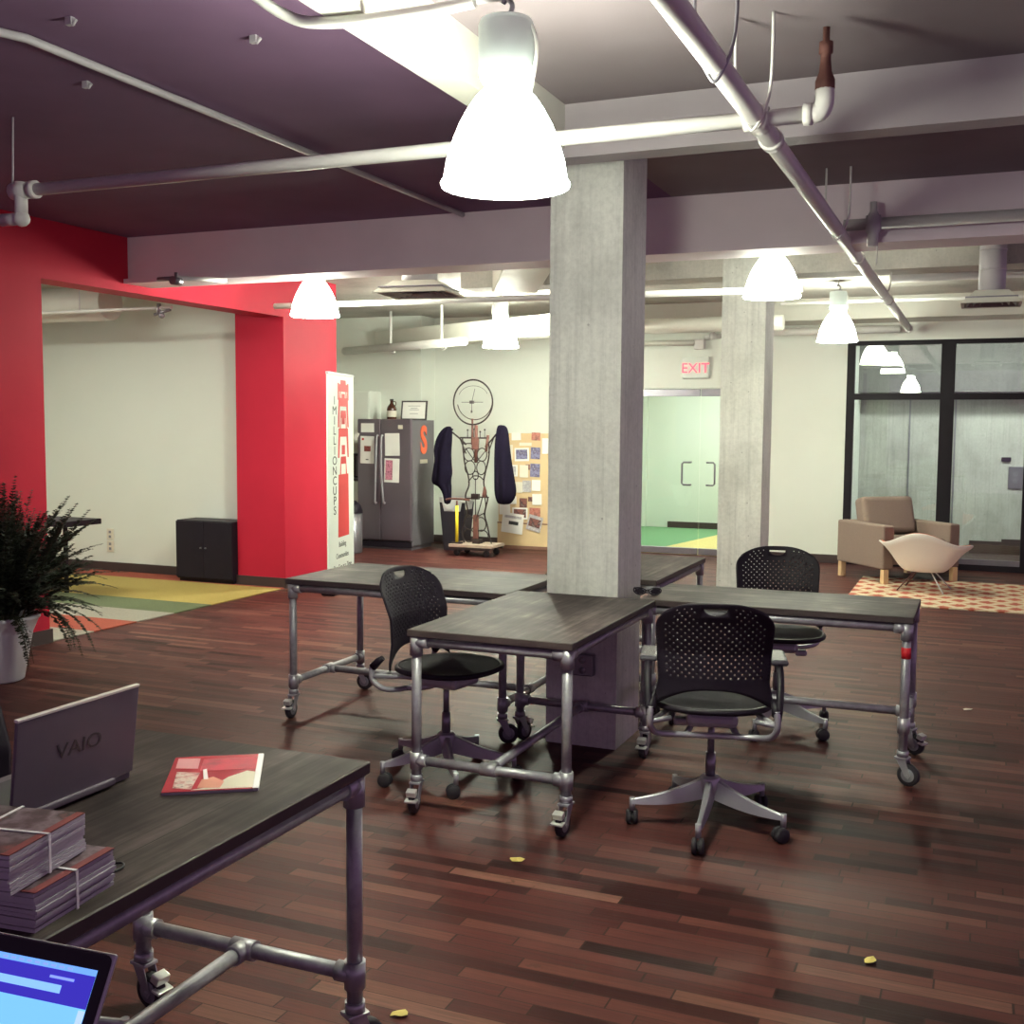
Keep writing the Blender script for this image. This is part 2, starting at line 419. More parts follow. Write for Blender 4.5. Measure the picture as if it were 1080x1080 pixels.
boxs('trim_1', M['white'], (-4.98, -4.9, 17.15, 17.2, 0, 2.1), (-4.98, -4.3, 17.16, 17.2, 2.1, 2.16))
# lift lobby behind the black framed glazing
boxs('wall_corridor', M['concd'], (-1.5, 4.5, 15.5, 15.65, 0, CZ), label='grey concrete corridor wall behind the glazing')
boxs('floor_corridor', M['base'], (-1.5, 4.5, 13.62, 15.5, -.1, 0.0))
boxs('ceiling_corridor', M['conch'], (-1.5, 4.5, 13.7, 15.65, CZ, CZ+.1))
boxs('trim_2', M['base'], (-.1, 2.5, 15.44, 15.5, 0, .16), (.28, 2.5, 15.4, 15.44, .1, .2))
boxs('trim_3', M['steel'], (-.885, -.865, 15.485, 15.5, 0, 2.6), (-.33, -.31, 15.485, 15.5, 0, 2.6))
# columns, beams
boxs('column_front', M['conc'], (-1.987, -1.616, 5.18, 5.575, 0, CZ), label='raw concrete column the tables are gathered around')
boxs('column_rear', M['conc'], (-2.052, -1.687, 9.40, 9.80, 0, CZ), label='second concrete column standing further back')
boxs('beam_front', M['beam'], (-1.91, 4.5, 4.81, 4.95, 2.805, CZ), label='painted cross beam right of the near lamp')
boxs('beam_along', M['duct'], (-1.91, -1.78, -3, 4.81, 2.85, CZ), label='narrow painted beam running towards the near lamp')
boxs('beam_middle', M['beamp'], (-6.2, 4.5, 6.95, 7.22, 2.68, CZ), (-6.2, 4.5, 6.90, 6.95, 2.68, 2.715), label='long painted cross beam over the tables')
boxs('beam_rear', M['conch'], (-4.5, 4.5, 9.42, 9.78, 2.86, CZ), label='rough concrete cross beam over the rear column')
boxs('beam_far', M['duct'], (-4.1, 4.5, 12.9, 13.5, 2.80, CZ), label='pale cross beam above the back wall')
b = BM()
# sloping bulkhead in the kitchen corner
A0 = Vector((-7.5, 13.05, 0)); A1 = Vector((-4.2, 11.45, 0)); d = (A1-A0).normalized(); nn = Vector((-d.y, d.x, 0))
prism(b, [tuple((A0)[:2]), tuple(A1[:2]), tuple((A1+nn*.3)[:2]), tuple((A0+nn*.3)[:2])], 2.60, 2.83)
struct('bulkhead', b, M['duct'], 'pale bulkhead crossing above the coat stand')

# glass double doors
def glazing():
    for k, (x0, x1, hx, sgn, lab) in enumerate([(-4.07, -3.215, -3.36, -1, 'left frameless glass door leaf under the exit sign'), (-3.205, -2.35, -3.06, 1, 'right frameless glass door leaf under the exit sign')]):
        b = BM(); bx(b, x0, x1, 13.60, 13.612, .09, 1.975); o = obj('door_%d' % (k+1), b, M['glass']); o['kind'] = 'structure'; o['label'] = lab
        b = BM(); bx(b, x0, x1, 13.59, 13.622, 1.975, 2.065, .003); obj('top_rail', b, M['steel'], o)
        b = BM(); bx(b, x0, x1, 13.59, 13.622, .008, .09, .003); obj('bottom_rail', b, M['steel'], o)
        b = BM(); y = 13.54
        p = [(hx-sgn*.045, 13.60, 1.16), (hx-sgn*.045, y, 1.16), (hx+sgn*.035, y, 1.16), (hx+sgn*.055, y, 1.14), (hx+sgn*.055, y, .90), (hx+sgn*.035, y, .88), (hx-sgn*.045, y, .88), (hx-sgn*.045, 13.60, .88)]
        tube(b, p, .012, 8); obj('pull_handle', b, M['steel'], o)
glazing()
# black framed glazing
b = BM()
for q in [(-1.47, -1.385, 2.0, None), ]: pass
for (x0, x1) in [(-1.47, -1.385), (-.45, -.30), (.44, .52), (1.4, 1.5), (2.4, 2.5)]: bx(b, x0, x1, 13.5, 13.6, 0, 2.60)
bx(b, -1.47, 2.5, 13.502, 13.6, 1.925, 1.995); bx(b, -1.47, 2.5, 13.502, 13.6, 2.55, 2.60)
bx(b, -1.47, 2.5, 13.502, 13.6, 0, .07)
fr = struct('window_1', b, M['frame'], 'black framed glass partition with transom panes')
for (x0, x1) in [(-1.385, -.45), (-.30, .44), (.52, 1.4), (1.5, 2.4)]:
    for (z0, z1) in [(.07, 1.925), (1.995, 2.55)]:
        b = BM(); bx(b, x0, x1, 13.545, 13.555, z0, z1); obj('pane', b, M['glassd'], fr)
b = BM(); bx(b, -.30, .44, 13.50, 13.53, .07, .13); obj('door_rail', b, M['steel'], fr)

# carpets
b = BM(); prism(b, [(-9.75, 5.0), (-6.76, 5.0), (-6.76, 6.075), (-6.2, 6.075), (-6.2, 9.03), (-6.775, 9.03), (-6.775, 9.295), (-9.75, 9.295)], .001, .009); tag(obj('striped_carpet', b, M['carpet']), 'striped red, white, green and yellow carpet beyond the red opening', 'carpet')
b = BM(); bx(b, -1.1, 1.6, -.95, .95, .001, .012); o = tag(obj('patterned_rug', b, M['rug'], loc=(-.02, 11.45, 0)), 'red and cream diamond patterned rug under the armchair', 'rug')

# ------------------------------------------------------------------ pipes and ceiling fittings
def pipe(name, label, pts, r, mat, cat='pipe', n=12, group=None, extra=None):
    b = BM(); tube(b, pts, r, n)
    o = tag(obj(name, b, mat), label, cat, group)
    return o
o = pipe('sprinkler_main', 'thick white pipe running away diagonally overhead on the right', [(-.785, -1.0, 2.70), (-.785, 13.10, 2.70)], .038, M['pwhite'])
for y in (4.4, 7.6, 10.2, 13.07):
    b = BM(); cyl(b, (-.785, y-.03, 2.70), (-.785, y+.03, 2.70), .046); obj('coupling', b, M['pwhite'], o)
b = BM(); cyl(b, (-.83, 4.10, 2.70), (-.74, 4.10, 2.70), .04); cyl(b, (-.785, 4.04, 2.70), (-.785, 4.16, 2.70), .047)
obj('tee_fitting', b, M['pwhite'], o)
for y in (3.42, 4.02, 6.5, 9.6):
    b = BM(); tube(b, smoothpath([(-.85, y, CZ), (-.845, y, 2.78), (-.80, y, 2.657), (-.77, y, 2.657), (-.725, y, 2.78), (-.72, y, CZ)], 5), .006, 6); obj('hanger_strap', b, M['steel'] if y < 3.6 else M['pwhite'], o)
o = pipe('sprinkler_branch', 'long white pipe crossing the whole room behind the near lamp', [(-4.26, 4.07, 2.70), (-.60, 4.10, 2.70)], .029, M['pwhite'])
b = BM(); tube(b, smoothpath([(-.60, 4.10, 2.70), (-.565, 4.10, 2.705), (-.55, 4.10, 2.735), (-.55, 4.10, 2.78)], 5), .033, 12)
cyl(b, (-.62, 4.1, 2.70), (-.59, 4.1, 2.70), .038); obj('elbow', b, M['pwhite'], o)
b = BM(); cyl(b, (-4.20, 4.07, 2.70), (-4.17, 4.07, 2.70), .042); obj('collar', b, M['pwhite'], o)
b = BM(); lathe(b, [(.02, 0), (.034, .01), (.034, .04), (.022, .07), (.018, .11), (.018, .13), (.024, .132), (.024, .17), (.012, .172), (.012, .22), (0, .222)], (-.55, 4.10, 2.77), 12); obj('sprinkler_head', b, M['rust'], o)
b = BM(); cyl(b, (-4.32, 4.07, 2.70), (-4.22, 4.07, 2.70), .04); cyl(b, (-4.27, 4.07, 2.74), (-4.27, 4.07, 2.58), .03); cyl(b, (-4.40, 4.07, 2.57), (-4.25, 4.07, 2.57), .03); sphere(b, (-4.27, 4.07, 2.57), .04)
obj('valve_fitting', b, M['pwhite'], o)
b = BM(); cyl(b, (-4.30, 4.05, 2.72), (-4.285, 4.05, CZ), .005, n=6); obj('hanger_rod', b, M['pgrey'], o)
pipe('ceiling_conduit', 'thin grey conduit running along the ceiling at upper left', smoothpath([(-3.75, 2.92, 3.02), (-3.45, 3.0, 3.02), (-3.31, 3.2, 3.015)], 5)+[Vector((-3.28, 6.9, 3.015))], .017, M['pgrey'], 'conduit', 8)
pipe('ceiling_conduit', 'white conduit bending over the narrow beam to the lamp box', smoothpath([(-2.35, 2.2, 3.0), (-2.2, 2.75, 2.99), (-2.05, 2.98, 2.87), (-1.9, 3.02, 2.83), (-1.6, 3.05, 2.83), (-1.42, 3.06, 2.84)], 6), .018, M['pwhite'], 'conduit', 8)
pipe('white_pipe', 'white pipe crossing at lamp height between the red pillar and the rear column', [(-5.6, 8.05, 2.60), (-1.2, 8.12, 2.575)], .024, M['pwhite'])
o = pipe('pale_bar', 'short pale square bar poking out under the cross beam by the red wall', [(-5.28, 6.40, 2.62), (-5.26, 6.93, 2.665)], .022, M['pwhite'], 'bar', 4)
b = BM(); cyl(b, (-5.28, 6.36, 2.60), (-5.28, 6.44, 2.60), .03); cyl(b, (-5.42, 6.38, 2.615), (-5.28, 6.38, 2.615), .016); cyl(b, (-5.28, 6.40, 2.6), (-5.28, 6.40, 2.66), .012, n=6)
obj('bracket', b, M['steel'], o)
o = pipe('grey_pipe', 'grey sprinkler pipe in front of the cross beam at right', [(-.785, 6.82, 2.775), (4.4, 6.82, 2.775)], .033, M['pgrey'])
b = BM(); cyl(b, (-.66, 6.82, 2.775), (-.58, 6.82, 2.775), .05); lathe(b, [(.0, -.13), (.03, -.13), (.032, -.06), (.045, -.03), (.045, .02), (.03, .05), (.02, .07), (.02, .12), (0, .125)], (-.62, 6.80, 2.775), 12); obj('sprinkler_head', b, M['pgrey'], o)
for x in (.3, 1.8):
    b = BM(); tube(b, [(x, 6.82, 2.80), (x, 6.82, CZ)], .005, 6); obj('hanger_rod', b, M['pgrey'], o)
b = BM(); cyl(b, (-.60, 6.86, 2.55), (-.60, 6.86, 2.70), .004, n=6); obj('drain_rod', b, M['pwhite'], o)
pipe('brown_pipe', 'rust grey pipe high at right between the cross beams', [(-.80, 10.5, 2.925), (4.4, 10.5, 2.915)], .04, M['pgrey'])
pipe('thin_conduit', 'thin pale conduit high above the glazing', [(-2.0, 12.0, 2.90), (4.4, 12.0, 2.86)], .018, M['pwhite'], 'conduit', 8)
pipe('wall_pipe', 'white pipe along the top of the back wall', [(-2.30, 13.2, 2.70), (-.88, 13.15, 2.70)], .042, M['pwhite'])
pipe('wall_pipe', 'fat pale round pipe above the exit door', [(-4.05, 12.2, 2.72), (-2.0, 12.2, 2.72)], .085, M['duct'])
pipe('wall_pipe', 'thin pale pipe above the exit sign', [(-4.05, 13.45, 2.63), (-3.26, 13.45, 2.62)], .035, M['duct'])
b = BM(); bx(b, -3.27, -3.15, 13.43, 13.54, 2.54, 2.66, .008); cyl(b, (-3.15, 13.5, 2.68), (-2.95, 13.5, 2.70), .03); sphere(b, (-3.05, 13.48, 2.70), .05)
tag(obj('junction_box', b, M['pwhite']), 'small pale junction box above the exit sign', 'box')
pipe('kitchen_pipe', 'white pipe under the pale bulkhead over the fridge', [(-7.9, 12.95, 2.575), (-5.6, 11.85, 2.575)], .05, M['pwhite'])
for k, (x, y, z0, lab) in enumerate([(-6.95, 12.50, 2.52, 'white hanger at left end of the bulkhead'), (-6.0, 12.04, 2.52, 'taller white hanger in the middle of the bulkhead')]):
    b = BM(); tube(b, [(x, y, z0), (x, y, CZ-.01)], .018, 8); tube(b, smoothpath([(x, y, z0), (x+.03, y-.02, z0-.015), (x+.08, y-.03, z0)], 4), .014, 6)
    tag(obj('pipe_hanger', b, M['pwhite']), lab, 'hanger')
o = pipe('annex_duct', 'fat round duct at ceiling height behind the red opening', [(-9.6, 8.55, 2.76), (-7.85, 8.55, 2.76)], .17, M['duct'], 'duct', 24)
for x in (-9.2, -8.2):
    b = BM(); tube(b, [(x, 8.55, 2.92), (x, 8.55, CZ)], .006, 6); obj('hanger_rod', b, M['pgrey'], o)
ap = pipe('annex_pipe', 'thin white pipe along the top of the space behind the red opening', [(-9.6, 8.3, 2.66), (-6.9, 8.3, 2.66)], .015, M['pwhite'], 'pipe', 8)
b = BM(); cyl(b, (-7.05, 8.3, 2.60), (-7.05, 8.3, 2.70), .02); cyl(b, (-7.1, 8.3, 2.60), (-6.92, 8.3, 2.64), .015); sphere(b, (-7.02, 8.3, 2.59), .03)
obj('sprinkler_head', b, M['steel'], ap)
b = BM(); tube(b, [(-8.0, 8.3, 2.67), (-8.0, 8.3, CZ)], .005, 6); obj('hanger_rod', b, M['pgrey'], ap)

def diffuser(name, label, loc, w, d_, rd, ztop, rotz=0, taper=True):
    t = thing(name, label, 'vent', loc, rotz)
    b = BM()
    A = [(-w, -d_), (w, -d_), (w, d_), (-w, d_)]
    v0 = [b.verts.new((x, y, 0)) for x, y in A]; v1 = [b.verts.new((x*.55, y*.55, .10)) for x, y in A]
    for i in range(4): b.faces.new((v0[i], v0[(i+1) % 4], v1[(i+1) % 4], v1[i]))
    b.faces.new(v1)
    vi = [b.verts.new((x*.9, y*.9, 0)) for x, y in A]
    for i in range(4): b.faces.new((v0[i], vi[i], vi[(i+1) % 4], v0[(i+1) % 4]))
    obj('hood', b, M['duct'], t)
    b = BM()
    for s in (.82, .6, .38):
        P = [(x*s, y*s) for x, y in A]; Q = [(x*(s-.14), y*(s-.14)) for x, y in A]
        a = [b.verts.new((x, y, .004)) for x, y in P]; c = [b.verts.new((x, y, .035)) for x, y in Q]
        for i in range(4): b.faces.new((a[i], a[(i+1) % 4], c[(i+1) % 4], c[i]))
    bx(b, -w*.86, w*.86, -d_*.86, d_*.86, .04, .05)
    obj('louvre', b, M['steel'], t)
    b = BM(); cyl(b, (0, 0, .09), (0, 0, ztop-loc[2]), rd, n=24)
    for z in (.25, .4): cyl(b, (0, 0, z), (0, 0, z+.015), rd*1.03, n=24)
    obj('duct_pipe', b, M['pgrey'], t)
diffuser('ceiling_diffuser', 'square air diffuser on a round vertical duct at upper right', (0.03, 9.2, 2.53), .21, .21, .095, CZ)
diffuser('ceiling_diffuser', 'square air diffuser under a pale duct left of the front column', (-4.05, 7.75, 2.60), .30, .26, .14, CZ, radians(8))
b = BM(); bx(b, -.2, .2, -.62, .62, -.11, .11, .01, Matrix.Rotation(radians(-3), 3, 'X')); tag(obj('flat_duct', b, M['duct'], loc=(-3.60, 8.72, 2.92), rotz=radians(28)), 'flat pale duct leading back from the square diffuser', 'duct')
# ceiling hooks left in the slab
k = 0
for (x, y, lab) in [(-2.55, 3.55, 'small metal anchor in the ceiling left of the near lamp'), (-3.05, 3.15, 'small anchor in the dark ceiling at upper left'), (-.9, 3.62, 'small metal anchor in the ceiling beside the diagonal pipe'), (-3.55, 3.75, 'tiny anchor in the ceiling beside the thin conduit')]:
    b = BM(); bx(b, -.014, .014, -.01, .01, -.028, 0); cyl(b, (.01, 0, -.03), (.03, 0, -.012), .006, n=6)
    tag(obj('ceiling_anchor', b, M['pgrey'], loc=(x, y, CZ)), lab, 'anchor')

# ------------------------------------------------------------------ lamps
def make_lamp(label):
    t = thing('pendant_lamp', label, 'lamp', (0, 0, 0), 0, 'glowing bell shaped pendant lamps')
    prof = [(.190, 0), (.190, .006), (.186, .03), (.178, .075), (.163, .125), (.142, .177), (.117, .222), (.092, .258), (.070, .280), (.062, .292)]
    b = BM(); lathe(b, prof, n=40); lathe(b, [(r-.004, z+.001) for r, z in prof], n=40); obj('shade', b, M['shade'], t, normals=False)
    b = BM(); lathe(b, [(.186, .0), (.194, -.004), (.197, .003), (.194, .01), (.188, .01)], n=40); obj('rim', b, M['shade'], t)
    b = BM(); lathe(b, [(.05, .287), (.062, .292), (.075, .310), (.080, .322), (.080, .333), (.0, .334)], n=28); obj('collar', b, M['shade'], t)
    b = BM(); lathe(b, [(0, .334), (.082, .335), (.084, .343), (.084, .470), (.078, .485), (0, .488)], n=28); obj('ballast_housing', b, M['ballast'], t)
    b = BM(); tube(b, smoothpath([(.075, 0, .47), (.092, 0, .44), (.099, 0, .39), (.092, 0, .33), (.078, 0, .268)], 5), .006, 8); obj('power_cord', b, M['pwhite'], t)
    b = BM(); tube(b, smoothpath([(0, 0, .485), (.015, 0, .51), (.018, 0, .53), (0, 0, .55), (-.012, 0, .535)], 4), .008, 8); bx(b, -.03, .03, -.03, .03, .485, .50); obj('hook', b, M['steel'], t)
    b = BM(); sphere(b, (0, 0, .16), .03, 2, (1, 1, 1.7)); obj('bulb', b, M['bulb'], t)
    L = bpy.data.lights.new('bulb_light', 'SPOT'); L.energy = 20; L.color = (.96, 1, .83); L.shadow_soft_size = .05; L.spot_size = radians(140); L.spot_blend = .5
    lo = bpy.data.objects.new('bulb_light', L); COL.objects.link(lo); lo.parent = t; lo.location = (0, 0, .06)
    return t
LAMP = make_lamp('large glowing pendant lamp hanging nearest at top centre')
LAMP.location = (-1.36, 3.16, 2.325)
for loc, lab, LS in [((-1.376, 7.88, 2.50), 'glowing pendant lamp hanging in front of the rear concrete column', 48), ((-4.96, 7.68, 2.465), 'glowing pendant lamp hanging beside the red pillar', 62), ((-4.86, 11.19, 2.45), 'glowing pendant lamp hanging above the wire coat stand', 150), ((-1.35, 11.44, 2.45), 'glowing pendant lamp hanging left of the black framed glazing', 46)]:
    l = dup(LAMP, loc, random.random()*6, lab)
    BRIGHT = emit('lamp_shade_%d' % LS, (.96, 1, .83), LS)
    for ch in l.children:
        if ch.type == 'LIGHT': ch.data = ch.data.copy(); ch.data.energy = LS*.8
        elif ch.name.split('.')[0] in ('shade', 'rim', 'collar'):
            ch.data = ch.data.copy(); ch.data.materials.clear(); ch.data.materials.append(BRIGHT)
    b = BM(); cyl(b, (0, 0, .54), (0, 0, CZ-loc[2]), .007, n=6); obj('suspension_rod', b, M['pwhite'], l)
b = BM(); bx(b, -1.50, -1.30, 3.0, 3.2, 2.885, CZ, .005); tag(obj('junction_box', b, M['pgrey']), 'grey square junction box above the near pendant lamp', 'box')

# ------------------------------------------------------------------ pipe frame tables
TOPZ = .765
def make_caster(leg, x, y, ang, brake):
    R = Matrix.Rotation(ang, 3, 'Z')
    def T(b):
        for v in b.verts: v.co = R @ v.co + Vector((x, y, 0))
    b = BM()
    bx(b, -.024, .024, -.03, .03, .118, .128, .002)
    for s in (-1, 1):
        prism(b, [(-.022, .12), (.022, .12), (.045, .05), (.035, .035), (.02, .045)], s*.019-.0015, s*.019+.0015, lambda p, q, z: (z, -p, q))
    cyl(b, (-.024, -.03, .05), (.024, -.03, .05), .006, n=8)
    cyl(b, (0, 0, .12), (0, 0, .15), .013, n=10)
    T(b); obj('caster_fork', b, M['alu'], leg)
    b = BM(); 
    pr = [(.018, -.014), (.044, -.014), (.05, -.009), (.05, .009), (.044, .014), (.018, .014)]
    lathe(b, pr, n=24)
    for v in b.verts: v.co = Vector((v.co.z, v.co.x-.03, v.co.y+.05))
    T(b); obj('wheel', b, M['rubber'], leg)
    b = BM(); lathe(b, [(0, -.016), (.03, -.015), (.034, -.011), (.034, .011), (.03, .015), (0, .016)], n=20)
    for v in b.verts: v.co = Vector((v.co.z, v.co.x-.03, v.co.y+.05))
    T(b); obj('wheel_hub', b, M['hubm'], leg)
    if brake:
        b = BM()
        bx(b, -.021, .021, -.045, -.015, .100, .125, .003, Matrix.Rotation(radians(20), 3, 'X'))
        bx(b, -.026, .026, -.075, -.045, .075, .083, .002, Matrix.Rotation(radians(12), 3, 'X'))
        T(b); obj('brake_pedal', b, M['zinc'], leg)
def make_table(label, x0, x1, y0, y1, axis, swivels, brakes, low=.21, tape=False, top=None):
    cx, cy = (x0+x1)/2, (y0+y1)/2; w, l = (x1-x0)/2, (y1-y0)/2
    t = thing('pipe_table', label, 'table', (cx, cy, 0), 0, 'weathered wood tables on rolling pipe frames')
    b = BM(); bx(b, -w, w, -l, l, .735, TOPZ, .003, seg=1)
    for f in b.faces: f.material_index = 0 if f.normal.z > .9 else 1
    bmesh.ops.recalc_face_normals(b, faces=b.faces)
    for f in b.faces: f.material_index = 0 if f.calc_center_median().z > TOPZ-.0005 else 1
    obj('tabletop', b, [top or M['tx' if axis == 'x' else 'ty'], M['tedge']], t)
    px, py = w-.030, l-.030; zr = .712
    cs = [(-px, -py), (px, -py), (px, py), (-px, py)]
    for i, (x, y) in enumerate(cs):
        b = BM(); cyl(b, (x, y, .128), (x, y, zr), .0205, n=14)
        lg = obj('leg', b, M['pipe'], t)
        b = BM(); cyl(b, (x, y, zr-.055), (x, y, zr+.022), .0275, n=14)
        sx_, sy_ = (-1 if x > 0 else 1), (-1 if y > 0 else 1)
        cyl(b, (x, y, zr), (x+sx_*.055, y, zr), .0265, n=14); cyl(b, (x, y, zr), (x, y+sy_*.055, zr), .0265, n=14)
        obj('corner_fitting', b, M['alu'], lg)
        b = BM()
        if axis == 'x': cyl(b, (x, y, low), (x, y+sy_*.05, low), .0265, n=12)
        else: cyl(b, (x, y, low), (x+sx_*.05, y, low), .0265, n=12)
        cyl(b, (x, y, low-.035), (x, y, low+.035), .0275, n=14)
        obj('stretcher_fitting', b, M['alu'], lg)
        b = BM(); cyl(b, (x, y, .13), (x, y, .155), .026, n=12)
        obj('caster_socket', b, M['alu'], lg)
        make_caster(lg, x, y, swivels[i], i in brakes)
        if tape and i == tape-1:
            b = BM(); cyl(b, (x, y, .575), (x, y, .625), .0213, n=14); obj('red_tape', b, M['tape'], lg)
    for s in (-1, 1):
        b = BM(); cyl(b, (-px, s*py, zr), (px, s*py, zr), .0195, n=14); obj('rail', b, M['pipe'], t)
        b = BM(); cyl(b, (s*px, -py, zr), (s*px, py, zr), .0195, n=14); obj('rail', b, M['pipe'], t)
        b = BM()
        if axis == 'x':
            cyl(b, (s*px, -py, low), (s*px, py, low), .0195, n=14); cyl(b, (s*px, -.035, low), (s*px, .035, low), .027, n=12); cyl(b, (s*px, 0, low), (s*(px-.05), 0, low), .0265, n=12)
        else:
            cyl(b, (-px, s*py, low), (px, s*py, low), .0195, n=14); cyl(b, (-.035, s*py, low), (.035, s*py, low), .027, n=12); cyl(b, (0, s*py, low), (0, s*(py-.05), low), .0265, n=12)
        obj('end_stretcher', b, M['pipe'], t)
    b = BM()
    if axis == 'x': cyl(b, (-px, 0, low), (px, 0, low), .0195, n=14)
    else: cyl(b, (0, -py, low), (0, py, low), .0195, n=14)
    obj('long_stretcher', b, M['pipe'], t)
    return t
R_ = radians
make_table('pipe frame table pointing towards the viewer, in front of the concrete column', -2.14, -1.42, 3.98, 5.165, 'y', [R_(10), R_(-5), R_(0), R_(160)], (0, 1, 2, 3), .215)
make_table('pipe frame table wing left of the concrete column, nearest the red pillar', -3.45, -2.145, 5.03, 5.80, 'x', [R_(5), R_(120), R_(100), R_(95)], (0,), .20)
make_table('pipe frame table wing right of the concrete column with red tape on a leg', -1.505, -.245, 5.17, 5.76, 'x', [R_(180), R_(70), R_(60), R_(200)], (2,), .27, tape=2)
make_table('pipe frame table behind the concrete column, mostly hidden by it', -2.25, -1.60, 5.83, 7.0, 'y', [R_(30), R_(50), R_(10), R_(80)], (), .21)
make_table('vignette-darkened foreground pipe frame table with the magazines and the silver laptop', -2.10, -1.37, 1.10, 2.36, 'y', [R_(20), R_(60), R_(150), R_(80)], (3,), .225, top=M['tvign'])
make_table('pipe frame table at the bottom edge carrying the lit laptop', -2.10, -.72, .34, .98, 'x', [0, 1, 2, 3], (), .21)

# ------------------------------------------------------------------ office chairs
def make_chair(label):
    t = thing('office_chair', label, 'chair', (0, 0, 0), 0, 'black perforated swivel chairs')
    nx, nz = 30, 22
    Z0, Z1 = .625, .945
    def P(u, z, th=0):
        v = (z-Z0)/(Z1-Z0); a = abs(u)
        W = .210 + .012*min(1, max(0, v)*1.5)
        if v > .72: W *= 1 - .16*((v-.72)/.28)**2.2
        if v < 0: W += .022*min(1, -v*3)
        zz = z - (.045*a**3.2*max(0, v)**3 if v > 0 else 0)
        y = -.215 - .055*v + .03*(1-min(1, abs(v-.35)/.6)) - .0 + .055*a**2.2 - .03*max(0, v-.7)
        return Vector((u*W, y - th, zz))
    def grid_pt(i, j): return (-1 + 2*i/nx, Z0 + (Z1-Z0)*j/nz)
    b = BM(); cache = {}
    def V(i, j):
        key = (round(i*2), round(j*2))
        if key not in cache: cache[key] = b.verts.new(P(*grid_pt(i, j)))
        return cache[key]
    si0, si1, sj0, sj1 = nx//2-4, nx//2+4, nz-4, nz-1
    for i in range(nx):
        for j in range(nz):
            if si0 <= i < si1 and sj0 <= j < sj1: continue
            ring = [V(i, j), V(i+.5, j), V(i+1, j), V(i+1, j+.5), V(i+1, j+1), V(i+.5, j+1), V(i, j+1), V(i, j+.5)]
            hole = (i+j) % 2 == 0 and 2 <= i < nx-2 and 1 <= j < nz-1 and not (si0-1 <= i <= si1 and sj0-1 <= j <= sj1) and not (j > nz-6 and (i < 4 or i > nx-5))
            if not hole: b.faces.new(ring); continue
            ctr = (i+.5, j+.5); inn = []
            for (oi, oj) in [(-1, -1), (0, -1), (1, -1), (1, 0), (1, 1), (0, 1), (-1, 1), (-1, 0)]:
                L = hypot(oi, oj); inn.append(b.verts.new(P(*grid_pt(ctr[0]+oi/L*.27, ctr[1]+oj/L*.27))))
            for k in range(8): b.faces.new((ring[k], ring[(k+1) % 8], inn[(k+1) % 8], inn[k]))
    # hand slot: half moon with flat top
    loop = []
    i = si0
    while i < si1: loop.append((i, sj0)); i += .5
    j = sj0
    while j < sj1: loop.append((si1, j)); j += .5
    i = si1
    while i > si0: loop.append((i, sj1)); i -= .5
    j = sj1
    while j > sj0: loop.append((si0, j)); j -= .5
    ci, cj = (si0+si1)/2, sj1-.55
    out = [V(*q) for q in loop]; inn = []
    for (i, j) in loop:
        a = atan2((j-cj-.0)*1.0, (i-ci)*.75)
        rx, rz = 3.2, 1.9
        y = sin(a)*rz; x = cos(a)*rx
        y = min(y, .12)
        inn.append(b.verts.new(P(*grid_pt(ci+x, cj+y))))
    n = len(loop)
    for k in range(n): b.faces.new((out[k], out[(k+1) % n], inn[(k+1) % n], inn[k]))
    # lower band with an arch underneath
    for k in range(nx*2):
        pass
    rows = 4; prev = [V(k/2, 0) for k in range(nx*2+1)]
    for q in range(1, rows+1):
        cur = []
        for k in range(nx*2+1):
            u = -1 + k/nx; zb = Z0 - .028 - .085*abs(u)**2.6
            z = Z0 + (zb-Z0)*q/rows; cur.append(b.verts.new(P(u, z)))
        for k in range(nx*2): b.faces.new((prev[k], prev[k+1], cur[k+1], cur[k]))
        prev = cur
    for f in b.faces: f.smooth = True
    o = obj('backrest', b, M['black'], t)
    md = o.modifiers.new('thickness', 'SOLIDIFY'); md.thickness = .009; md.offset = 0
    # seat: dished rounded pad
    b = BM(); rings = 9; seg = 40; R0 = []
    def sp(r, a, top):
        c, s_ = cos(a), sin(a)
        x = .232*r*(abs(c)**.82)*(1 if c >= 0 else -1); y = .222*r*(abs(s_)**.86)*(1 if s_ >= 0 else -1) + .02
        z = .512 + .012*r**3 - .02*max(0, y-.12)*r*3 if top else .482 + .018*r**2
        return Vector((x, y, z))
    for top in (True, False):
        Rr = [[b.verts.new(sp(0, 0, top))]]
        for k in range(1, rings+1):
            r = k/rings
            Rr.append([b.verts.new(sp(r, 2*pi*q/seg, top)) for q in range(seg)])
        for A, B_ in zip(Rr, Rr[1:]):
            for q in range(seg):
                if len(A) == 1: f = b.faces.new((A[0], B_[q], B_[(q+1) % seg]))
                else: f = b.faces.new((A[q], B_[q], B_[(q+1) % seg], A[(q+1) % seg]))
                f.smooth = True
        R0.append(Rr[-1])
    for q in range(seg): b.faces.new((R0[0][q], R0[1][q], R0[1][(q+1) % seg], R0[0][(q+1) % seg]))
    st = obj('seat', b, M['seatf'], t)
    b = BM(); tube(b, [sp(1, 2*pi*q/40, False)+Vector((0, 0, .012)) for q in range(40)], .013, 8, closed=True); obj('seat_rim', b, M['black'], st)
    # steel tube loop
    b = BM()
    tube(b, smoothpath([(-.235, -.235, .535), (-.238, -.24, .50), (-.236, -.236, .46), (-.215, -.20, .425), (-.16, -.165, .412), (-.08, -.15, .408), (0, -.147, .407), (.08, -.15, .408), (.16, -.165, .412), (.215, -.20, .425), (.236, -.236, .46), (.238, -.24, .50), (.235, -.235, .535)], 5), .0125, 10)
